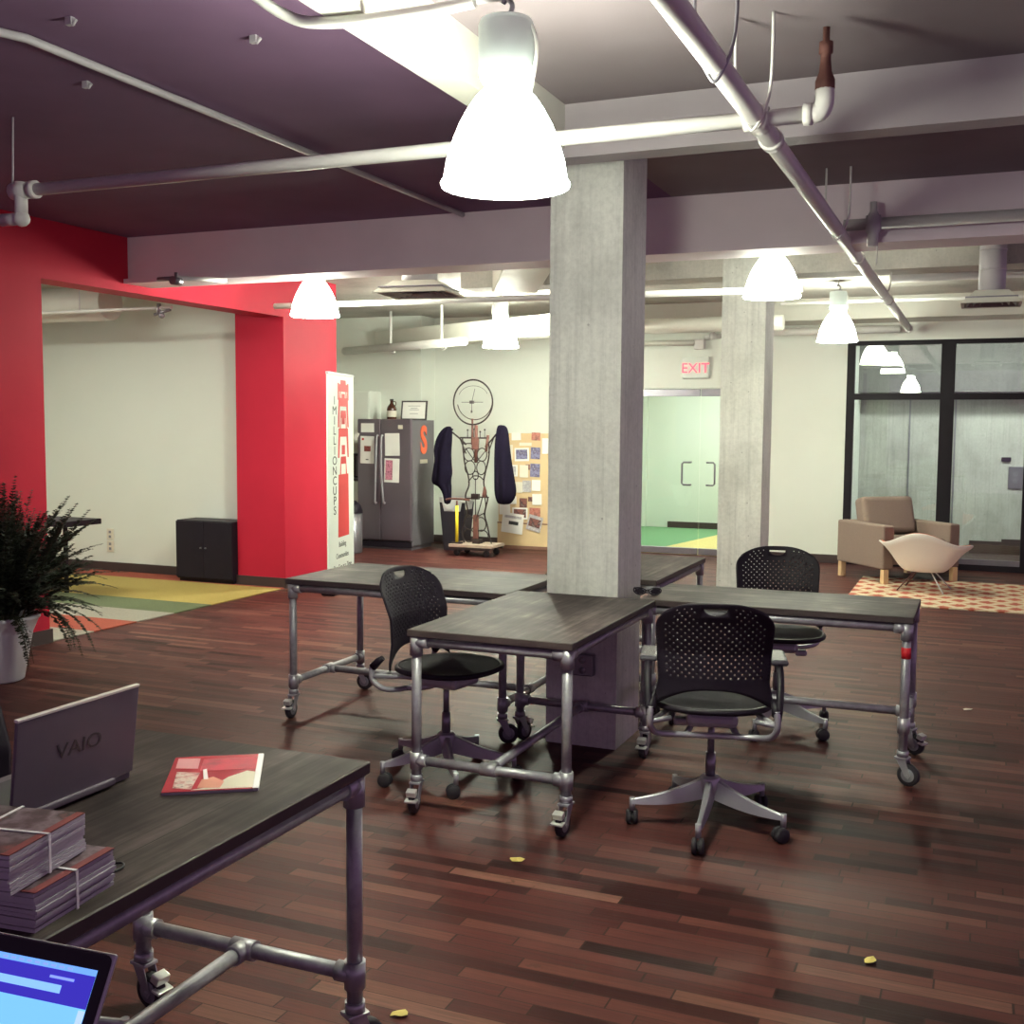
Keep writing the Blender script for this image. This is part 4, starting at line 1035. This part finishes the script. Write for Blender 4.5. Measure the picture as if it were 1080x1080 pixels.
# trash can by the wall
t = thing('trash_can', 'dark open trash can with a clear liner beside the coat stand', 'bin', (-6.18, 12.85, 0))
b = BM()
def tap(z): return .13+.05*z/.68, .11+.04*z/.68
P0 = [(-1, -1), (1, -1), (1, 1), (-1, 1)]
w0, d0 = tap(0); w1, d1 = tap(.66)
a = [b.verts.new((x*w0, y*d0, 0)) for x, y in P0]; c = [b.verts.new((x*w1, y*d1, .66)) for x, y in P0]; e = [b.verts.new((x*(w1-.01), y*(d1-.01), .66)) for x, y in P0]; f_ = [b.verts.new((x*(w0-.01), y*(d0-.01), .02)) for x, y in P0]
b.faces.new(a[::-1]); b.faces.new(f_)
for i in range(4):
    j = (i+1) % 4
    b.faces.new((a[i], a[j], c[j], c[i])); b.faces.new((c[i], c[j], e[j], e[i])); b.faces.new((e[i], e[j], f_[j], f_[i]))
obj('body', b, M['bin'], t)
b = BM()
ll = []
for k in range(24):
    a_ = 2*pi*k/24; x = max(-1, min(1, 1.35*cos(a_)))*(w1+.006); y = max(-1, min(1, 1.35*sin(a_)))*(d1+.006)
    dip = .12*max(0, 1-abs((x+.03)/.09))**.6 if y < -d1*.9 and abs(x+.03) < .09 else .0
    ll.append((Vector((x, y, .665+.02)), Vector((x*1.01, y*1.01, .62-dip-.01*random.random()))))
top = [b.verts.new(p) for p, q in ll]; bot = [b.verts.new(q) for p, q in ll]; inn = [b.verts.new((p.x*.9, p.y*.9, .5)) for p, q in ll]
for k in range(24):
    j = (k+1) % 24
    b.faces.new((top[k], top[j], bot[j], bot[k])); b.faces.new((top[j], top[k], inn[k], inn[j]))
o = obj('bin_liner', b, M['bag'], t)

# ------------------------------------------------------------------ wire figure coat stand on a dolly
t = thing('wheeled_dolly', 'worn wooden dolly on casters under the iron coat stand', 'dolly', (-5.70, 12.42, 0))
b = BM(); bx(b, -.29, .29, -.20, .20, .11, .145, .004); obj('deck', b, M['dolly'], t)
b = BM(); bx(b, -.27, .27, -.205, -.17, .08, .11); bx(b, -.27, .27, .17, .205, .08, .11); obj('frame', b, M['iron'], t)
for x in (-.2, .2):
    for y in (-.15, .15):
        b = BM(); lathe(b, [(0, -.015), (.034, -.015), (.04, -.01), (.04, .01), (.034, .015), (0, .015)], n=16)
        for v in b.verts: v.co = Vector((v.co.x+x, v.co.z+y, v.co.y+.04))
        bx(b, x-.02, x+.02, y-.022, y+.022, .055, .085)
        obj('caster', b, M['rubber'], t)
t = thing('coat_stand', 'wrought iron scrap figure used as a coat stand with a wheel for a head', 'sculpture', (-5.70, 12.40, .146))
ZO = .146
def Z(z): return z-ZO
b = BM()
def ringp(cx, cz, rx, rz, r=.007, y=0, n=20):
    tube(b, [(cx+rx*cos(2*pi*k/n), y, Z(cz)+rz*sin(2*pi*k/n)) for k in range(n)], r, 6, closed=True)
L_out = [(-.19, 1.44), (-.18, 1.30), (-.155, 1.12), (-.11, .98), (-.10, .86), (-.145, .74), (-.13, .62), (-.115, .52), (-.165, .40), (-.19, .28), (-.17, .18), (-.155, .15)]
R_out = [(.14, 1.44), (.17, 1.34), (.165, 1.2), (.12, 1.02), (.10, .90), (.13, .76), (.155, .70), (.13, .60), (.115, .50), (.15, .38), (.175, .27), (.195, .19), (.21, .15)]
tube(b, smoothpath([(x, 0, Z(z)) for x, z in L_out], 4), .010, 7); tube(b, smoothpath([(x, 0, Z(z)) for x, z in R_out], 4), .010, 7)
for q in [(-.10, 1.24, .07, .08), (.075, 1.24, .065, .08), (-.085, 1.08, .07, .085), (.065, 1.08, .06, .085), (-.01, .985, .038, .05), (-.09, .395, .07, .085), (.065, .385, .07, .085), (-.10, .24, .075, .08), (.08, .24, .085, .075)]: ringp(*q)
tube(b, smoothpath([(-.11, 0, Z(.9)), (-.05, 0, Z(.97)), (0, 0, Z(.98)), (.05, 0, Z(.97)), (.11, 0, Z(.92))], 4), .007, 6)
tube(b, [(-.01, 0, Z(.95)), (-.01, 0, Z(.50))], .006, 6)
tube(b, smoothpath([(-.115, 0, Z(.50)), (-.02, 0, Z(.46)), (.06, 0, Z(.50)), (.12, 0, Z(.53))], 4), .006, 6)
for s in (-1, 1): tube(b, [(s*.15, 0, Z(1.32)), (0, -.01, Z(1.14))], .006, 6)
tube(b, smoothpath([(.10, -.02, Z(.75)), (.06, -.02, Z(.6)), (.0, -.02, Z(.42))], 4), .007, 6)
tube(b, smoothpath([(.11, .01, Z(.74)), (.125, .01, Z(.6)), (.10, .01, Z(.5))], 4), .008, 6)
tube(b, [(-.14, 0, Z(.70)), (-.05, 0, Z(.70)), (.0, 0, Z(.72)), (.1, 0, Z(.72)), (.17, 0, Z(.72))], .009, 6)
tube(b, [(-.22, 0, Z(1.445)), (.17, 0, Z(1.445))], .010, 7); tube(b, [(-.19, 0, Z(1.37)), (-.03, 0, Z(1.38))], .007, 6)
bx(b, -.06, .04, -.03, .03, Z(.69), Z(.76), .005); bx(b, -.03, .07, -.05, .05, Z(.146), Z(.20), .004)
for x, z in ((-.12, 1.54), (.11, 1.545), (-.04, 1.55), (.05, 1.52)): sphere(b, (x, 0, Z(z)), .014, 1); cyl(b, (x, 0, Z(1.44)), (x*1.0, 0, Z(z)), .005, n=6)
obj('body_frame', b, M['iron'], t)
b = BM(); tube(b, smoothpath([(.11, 0, Z(.85)), (.115, 0, Z(.78)), (.105, 0, Z(.72))], 3), [.012, .018, .024, .028, .03, .03, .026], 8)
obj('rusty_clamp', b, M['rust'], t)
b = BM(); bx(b, -.035, .03, -.025, .025, Z(.2), Z(.50), .01); obj('rusty_foot', b, M['rust'], t)
b = BM(); cyl(b, (-.005, 0, Z(1.14)), (-.005, 0, Z(1.60)), .022, n=10); bx(b, -.06, .03, -.02, .02, Z(1.30), Z(1.45), .008)
obj('rusty_spine', b, M['rust'], t)
b = BM(); cyl(b, (.13, 0, Z(1.28)), (.155, 0, Z(1.48)), .018, n=8); obj('rusty_peg', b, M['rust'], t)
b = BM(); cyl(b, (-.06, 0, Z(1.36)), (-.055, 0, Z(1.68)), .014, n=8)
obj('rusty_peg', b, M['rust'], t)
b = BM()
arm_l = smoothpath([(-.14, 0, Z(1.36)), (-.22, 0, Z(1.43)), (-.34, 0, Z(1.515)), (-.41, 0, Z(1.53))], 4); arm_r = smoothpath([(.12, 0, Z(1.34)), (.2, 0, Z(1.42)), (.30, 0, Z(1.53)), (.33, 0, Z(1.55))], 4)
tube(b, arm_l, .011, 7); tube(b, arm_r, .011, 7); tube(b, [(-.24, .02, Z(1.45)), (-.15, .02, Z(1.25))], .008, 6); tube(b, [(.22, .02, Z(1.45)), (.15, .02, Z(1.26))], .008, 6)
sphere(b, (-.41, 0, Z(1.53)), .016, 1); sphere(b, (-.33, 0, Z(1.545)), .016, 1); sphere(b, (.33, 0, Z(1.555)), .016, 1)
obj('arms', b, M['iron'], t)
b = BM(); HC = (-.045, 1.88)
tube(b, [(HC[0]+.262*cos(2*pi*k/48), -.01, Z(HC[1])+.272*sin(2*pi*k/48)) for k in range(48)], .010, 8, closed=True)
tube(b, [(HC[0]+.015+.235*cos(R_(a)), .01, Z(HC[1])+.012+.225*sin(R_(a))) for a in range(-170, 6, 8)], .006, 6)
hd = obj('wheel_head', b, M['iron'], t)
b = BM()
for a, l in ((0, .15), (180, .14), (76, .17), (-90, .13)): cyl(b, (HC[0]-.02, 0, Z(HC[1])), (HC[0]-.02+l*cos(R_(a)), 0, Z(HC[1])+l*sin(R_(a))), .004, n=6)
tube(b, [(HC[0]+.20*cos(R_(a)), 0, Z(HC[1])+.05+.15*sin(R_(a))) for a in range(20, 165, 8)], .003, 5)
bx(b, HC[0]-.045, HC[0]+.005, -.02, .02, Z(HC[1])-.018, Z(HC[1])+.02, .006); bx(b, HC[0]-.03, HC[0]-.012, -.008, .008, Z(HC[1])-.13, Z(HC[1])-.10)
obj('spokes', b, M['wire'], hd)
# hanging coats
def coat(name, lab, secs, y0):
    # sections: (z, x centre, half width, half depth)
    b = BM(); n = 20; R = []
    for i, (z, cx, w, dp) in enumerate(secs):
        ring = []
        for k in range(n):
            a = 2*pi*k/n; fold = 1 + .30*sin(5*a+i*.35) + .14*sin(9*a-i*.6)
            ring.append(b.verts.new((cx + w*cos(a)*(1+.09*sin(3*a+i*1.3)), y0 + dp*sin(a)*fold, z)))
        R.append(ring)
    for A, B_ in zip(R, R[1:]):
        for k in range(n):
            f = b.faces.new((A[k], A[(k+1) % n], B_[(k+1) % n], B_[k])); f.smooth = True
    b.faces.new(R[0][::-1]); b.faces.new(R[-1])
    o = obj(name, b, M['cloth']); md = o.modifiers.new('smooth', 'SUBSURF'); md.levels = 1; md.render_levels = 1
    return tag(o, lab, 'coat')
coat('hanging_coat', 'dark coat hanging from the left arm of the iron coat stand', [(1.585, -6.06, .025, .03), (1.56, -6.075, .055, .05), (1.50, -6.10, .085, .07), (1.40, -6.12, .115, .08), (1.28, -6.145, .12, .085), (1.20, -6.14, .11, .085), (1.08, -6.14, .12, .09), (1.0, -6.135, .135, .09), (.92, -6.15, .13, .09), (.86, -6.15, .125, .085), (.85, -6.115, .09, .075), (.78, -6.085, .06, .065), (.70, -6.07, .05, .05), (.615, -6.075, .045, .045)], 12.36)
coat('hanging_coat', 'dark coat hanging from the right arm of the iron coat stand', [(1.605, -5.36, .03, .03), (1.585, -5.345, .06, .05), (1.52, -5.335, .075, .07), (1.38, -5.335, .095, .08), (1.20, -5.33, .11, .085), (1.02, -5.32, .125, .09), (.86, -5.30, .14, .095), (.76, -5.285, .14, .095), (.68, -5.29, .105, .085), (.64, -5.31, .07, .06)], 12.36)
t = thing('floor_pump', 'yellow bicycle floor pump standing on the dolly', 'pump', (-5.905, 12.28, .146))
b = BM(); cyl(b, (0, 0, .02), (0, 0, .47), .020, n=14); obj('barrel', b, M['yellow'], t)
b = BM(); cyl(b, (0, 0, .47), (0, 0, .53), .012, n=8); tube(b, smoothpath([(-.15, 0, .535), (-.08, 0, .55), (.08, 0, .55), (.17, 0, .54)], 4), .014, 8); obj('handle', b, M['rust'], t)
b = BM(); bx(b, -.07, .07, -.03, .03, 0, .02, .004); obj('foot_plate', b, M['iron'], t)

# ------------------------------------------------------------------ pin board
t = thing('pin_board', 'birch plywood board leaning on the back wall and covered in papers', 'board', (-5.44, 13.32, 0))
b = BM(); bx(b, -.36, .46, 0, .018, .33, 1.50); obj('panel', b, M['wood'], t)
b = BM(); bx(b, -.37, .46, -.012, .20, .04, .33, .003); obj('plinth_box', b, M['wood'], t)
b = BM(); bx(b, -.37, .46, -.025, .20, 0, .04); bx(b, -.37, .46, -.018, .0, .325, .34); obj('dark_strip', b, plain('brown_batten', (.20, .10, .07), .6), t)
prints = {
 'dark': photo_mat('print_night', [(.03, .02, .03), (.25, .10, .08), (.05, .03, .04), (.4, .3, .25)], 15, 4),
 'blue': photo_mat('print_blue', [(.05, .04, .10), (.25, .25, .40), (.10, .08, .16), (.5, .5, .55)], 14, 5),
 'red': photo_mat('print_red', [(.30, .05, .05), (.5, .2, .15), (.08, .03, .04)], 16, 6),
 'grey': photo_mat('print_grey', [(.6, .6, .56), (.35, .33, .36), (.65, .64, .6)], 14, 7)}
BX = -5.44
PB = [(-.345, -.22, 1.36, 1.47, None, 'red', 'small red print at the top left of the pin board'),
 (-.18, -.05, 1.37, 1.49, 'paper', None, 'white lined note at the top middle of the pin board'),
 (-.07, .10, 1.30, 1.36, 'cream', None, 'narrow cream strip near the top of the pin board'),
 (.10, .22, 1.37, 1.49, None, 'red', 'red print at the top right of the pin board'),
 (-.135, .065, 1.10, 1.29, 'paper', 'blue', 'framed bluish landscape print high on the pin board'),
 (.09, .22, 1.13, 1.30, None, 'blue', 'blue print at the right edge high on the pin board'),
 (-.33, -.09, .90, 1.07, 'paper', 'grey', 'white printed sheet at mid left of the pin board'),
 (.02, .08, .99, 1.08, None, 'dark', 'tiny dark print at mid right of the pin board'),
 (.085, .22, .90, 1.09, None, 'blue', 'bluish print at the middle right edge of the pin board'),
 (-.30, -.165, .68, .86, 'paper', 'grey', 'white sheet with a grey block left of the board centre'),
 (-.15, -.02, .69, .85, 'cream', None, 'cream note in the centre of the pin board'),
 (-.02, .10, .70, .87, None, 'grey', 'pale blue grey print right of the board centre'),
 (.11, .23, .72, .88, 'paper', None, 'blank white sheet at the right of the board centre'),
 (-.06, .045, .50, .64, None, 'dark', 'black print low in the middle of the pin board'),
 (.06, .16, .58, .66, None, 'dark', 'small dark print low at the right of the pin board'),
 (-.16, .055, .345, .515, 'paper', 'dark', 'framed dark portrait print at the bottom of the pin board'),
 (.08, .23, .36, .52, None, 'red', 'red and black print at the bottom right of the pin board'),
 (-.345, -.19, .40, .62, 'paper', None, 'white sheet at the bottom left of the pin board'),
 (-.345, -.16, 1.12, 1.33, 'cream', None, 'large cream sheet at the upper left of the pin board'),
 (-.06, .06, .89, 1.07, 'cream', None, 'cream sheet just right of the mid left printed sheet'),
 (.12, .25, .54, .70, 'paper', None, 'white sheet at the right edge above the red and black print'),
 (-.33, -.20, .53, .66, 'cream', 'grey', 'cream sheet with a grey block near the left edge low on the board'),
 (-.20, -.10, .54, .66, 'paper', None, 'small white square low on the board left of the black print'),
 (.25, .36, 1.20, 1.42, 'paper', None, 'white sheet at the far right top of the pin board')]
for k, (x0, x1, z0, z1, pm, ph, lab) in enumerate(PB):
    # heights follow the board: 0.33 to 1.5 (listed against a board of the same height)
    sheet('pinned_print' if ph else 'pinned_note', lab, 'print' if ph else 'note', BX+x0, BX+x1, z0+.04, z1+.02, 13.318-.0005*k, M[pm] if pm else prints[ph], [('photo', (-.8, .8, -.7, .75), prints[ph])] if (pm and ph) else None, random.uniform(-2, 2))
o = sheet('newspaper', 'newspaper pages hanging over the lower left of the board', 'newspaper', BX-.30, BX+.0, .20, .46, 13.295, M['paper'], [('dark_picture', (-.35, .55, -.15, .2), M['ink']), ('text_lines', (-.8, .8, .5, .75), prints['grey'])], 6)
o = sheet('newspaper', 'folded newspaper with a dark picture at the lower right of the board', 'newspaper', BX+.06, BX+.26, .24, .44, 13.295, prints['grey'], [('dark_picture', (-.8, .8, -.5, .6), prints['dark'])], 14)

# ------------------------------------------------------------------ exit sign, lift panel
t = thing('exit_sign', 'small white exit sign with glowing red letters above the glass doors', 'sign', (-3.26, 13.54, 2.32))
b = BM(); bx(b, -.17, .17, -.05, 0, -.13, .13, .01); obj('housing', b, M['bannerm'], t)
text('exit_lettering', 'EXIT', .17, emit('exit_red', (1, .05, .10), 1.6), t, (0, -.0515, -.01), (radians(90), 0, 0), .001)
t = thing('lift_call_panel', 'grey lift call panel on the corridor wall behind the glass', 'panel', (.415, 15.5, .985))
b = BM(); bx(b, -.085, .085, -.02, 0, -.14, .14, .003); obj('plate', b, M['steel'], t)
for z in (-.045, .045):
    b = BM(); cyl(b, (0, -.028, z), (0, -.02, z), .03, n=16); obj('button', b, M['hubm'], t)
b = BM(); bx(b, -.055, .055, -.03, 0, -.025, .025, .004); tag(obj('floor_indicator', b, M['black'], loc=(.30, 15.5, 1.215)), 'small black indicator above the lift call panel', 'indicator')
def added_panel_light(label, loc, sx_, sy_, s, c):  # unseen panels, added to brighten the side spaces
    t = thing('added_ceiling_light', label, 'light', loc)
    b = BM(); bx(b, -sx_, sx_, -sy_, sy_, 0, .05); obj('housing', b, M['pwhite'], t)
    b = BM(); bx(b, -sx_+.03, sx_-.03, -sy_+.03, sy_-.03, -.012, -.001); obj('diffuser', b, emit('fill_panel_diffuser_%d' % int(loc[0]*10), c, s), t)
added_panel_light('unseen ceiling light panel added to brighten the lobby behind the glass doors', (-3.4, 15.6, 2.64), .6, .5, 19, (.96, 1, .94))
added_panel_light('unseen ceiling light panel added to brighten the space behind the red opening', (-7.9, 6.6, 2.96), .6, .3, 38, (.96, 1, .85))
added_panel_light('unseen ceiling light panel added to brighten the corridor behind the black framed glazing', (.5, 14.05, 2.98), 1.6, .2, 34, (.95, 1, .97))
boxs('beam_corridor', M['concdark'], (-1.5, 4.5, 15.15, 15.5, 2.06, CZ), label='concrete beam added across the corridor, coloured dark to dim the transom panes')  # beam added, coloured dark so the upper panes look dim

# ------------------------------------------------------------------ armchair and shell chair
t = thing('armchair', 'taupe upholstered armchair with wooden legs by the black framed glazing', 'armchair', (-.78, 12.42, 0), R_(-50+90))
# local -y is the front
b = BM(); bx(b, -.34, .34, -.36, .30, .20, .34, .02); obj('seat_base', b, M['sofa'], t)
b = BM(); bx(b, -.32, .32, -.38, .16, .342, .46, .04, seg=3); obj('seat_cushion', b, M['sofa'], t)
for s in (-1, 1):
    b = BM(); bx(b, s*.40-.065, s*.40+.065, -.40, .42, .16, .61, .02, seg=3); obj('armrest', b, M['sofa'], t)
b = BM(); bx(b, -.333, .333, .30, .42, .16, .61, .02, seg=3); obj('backrest', b, M['sofa'], t)
b = BM(); bx(b, -.32, .32, -.08, .10, .0, .40, .05, Matrix.Rotation(radians(-14), 3, 'X'), (0, .17, .47), seg=3); obj('back_cushion', b, M['sofa'], t)
for s in (-1, 1):
    for y in (-.37, .38):
        b = BM(); bx(b, s*.42-.03, s*.42+.03, y-.03, y+.03, .012 if y < 0 else 0, .16, .003); obj('leg', b, M['woodleg'], t)
t = thing('shell_chair', 'white moulded shell armchair with orange lining on the rug', 'chair', (-.47, 11.60, .013), R_(171))
def shellpt(a, s, off=0):
    # a: angle around (0 = front), s: 0 centre .. 1 rim
    back = .5-.5*cos(a); side = abs(sin(a))
    hr = .16 + .10*side**6 + .23*back**4
    rx, ry = .35+.02*back, .29
    e = s**.62
    z = .19 + hr*(max(0, s-.30)/.70)**1.45
    f = 1 + .08*(s**8) + .14*(s**6)*side**4
    return Vector((rx*sin(a)*e*f*(1-off), -ry*cos(a)*e*f*(1-off)*(1 if back < .5 else 1.0), z + off*.12))
def shell(off):
    b = BM(); R = []
    for q in range(0, 13):
        s = q/12
        R.append([b.verts.new(shellpt(2*pi*k/40, s, off)) for k in range(40)] if q else [b.verts.new(shellpt(0, 0, off))])
    for A, B_ in zip(R, R[1:]):
        for k in range(40):
            f = b.faces.new((A[0], B_[k], B_[(k+1) % 40]) if len(A) == 1 else (A[k], B_[k], B_[(k+1) % 40], A[(k+1) % 40])); f.smooth = True
    return b
o = obj('shell', shell(0), M['shellw'], t); md = o.modifiers.new('thickness', 'SOLIDIFY'); md.thickness = .010; md.offset = 0
o = obj('orange_pad', shell(.045), M['shello'], t)
for x, y in ((-.14, -.13), (.14, -.13), (-.14, .13), (.14, .13)):
    b = BM(); tube(b, [(x*.55, y*.55, .185), (x*1.55, y*1.5, .0)], .007, 6); obj('leg', b, M['pwhite'] if x < 0 else M['rust'], t)

# ------------------------------------------------------------------ world, camera, view
w = bpy.data.worlds.new('purple_ambient_fill'); S.world = w; w.use_nodes = True  # purple ambient added to lift the shadows
w.node_tree.nodes['Background'].inputs[0].default_value = (.32, .195, .34, 1); w.node_tree.nodes['Background'].inputs[1].default_value = 1.0

f_, p_, r_, y_ = 1172.17, .0777296, .00706128, .398524
cam = bpy.data.cameras.new('camera'); co = bpy.data.objects.new('camera', cam); COL.objects.link(co)
cam.sensor_width = 36; cam.sensor_fit = 'HORIZONTAL'; cam.lens = 36*f_/1080; cam.clip_start = .05; cam.clip_end = 100
right = Vector((cos(y_), sin(y_), 0)); fwd = Vector((-sin(y_), cos(y_), 0)); up = Vector((0, 0, 1))
f2 = fwd*cos(p_)-up*sin(p_); u2 = up*cos(p_)+fwd*sin(p_)
r3 = right*cos(r_)+u2*sin(r_); u3 = u2*cos(r_)-right*sin(r_)
mw = Matrix((r3, u3, -f2)).transposed().to_4x4(); mw.translation = (0, 0, 1.60); co.matrix_world = mw
S.camera = co
S.view_settings.view_transform = 'Standard'; S.view_settings.look = 'None'; S.view_settings.gamma = 1; S.view_settings.use_curve_mapping = False
S.view_settings.exposure = .25
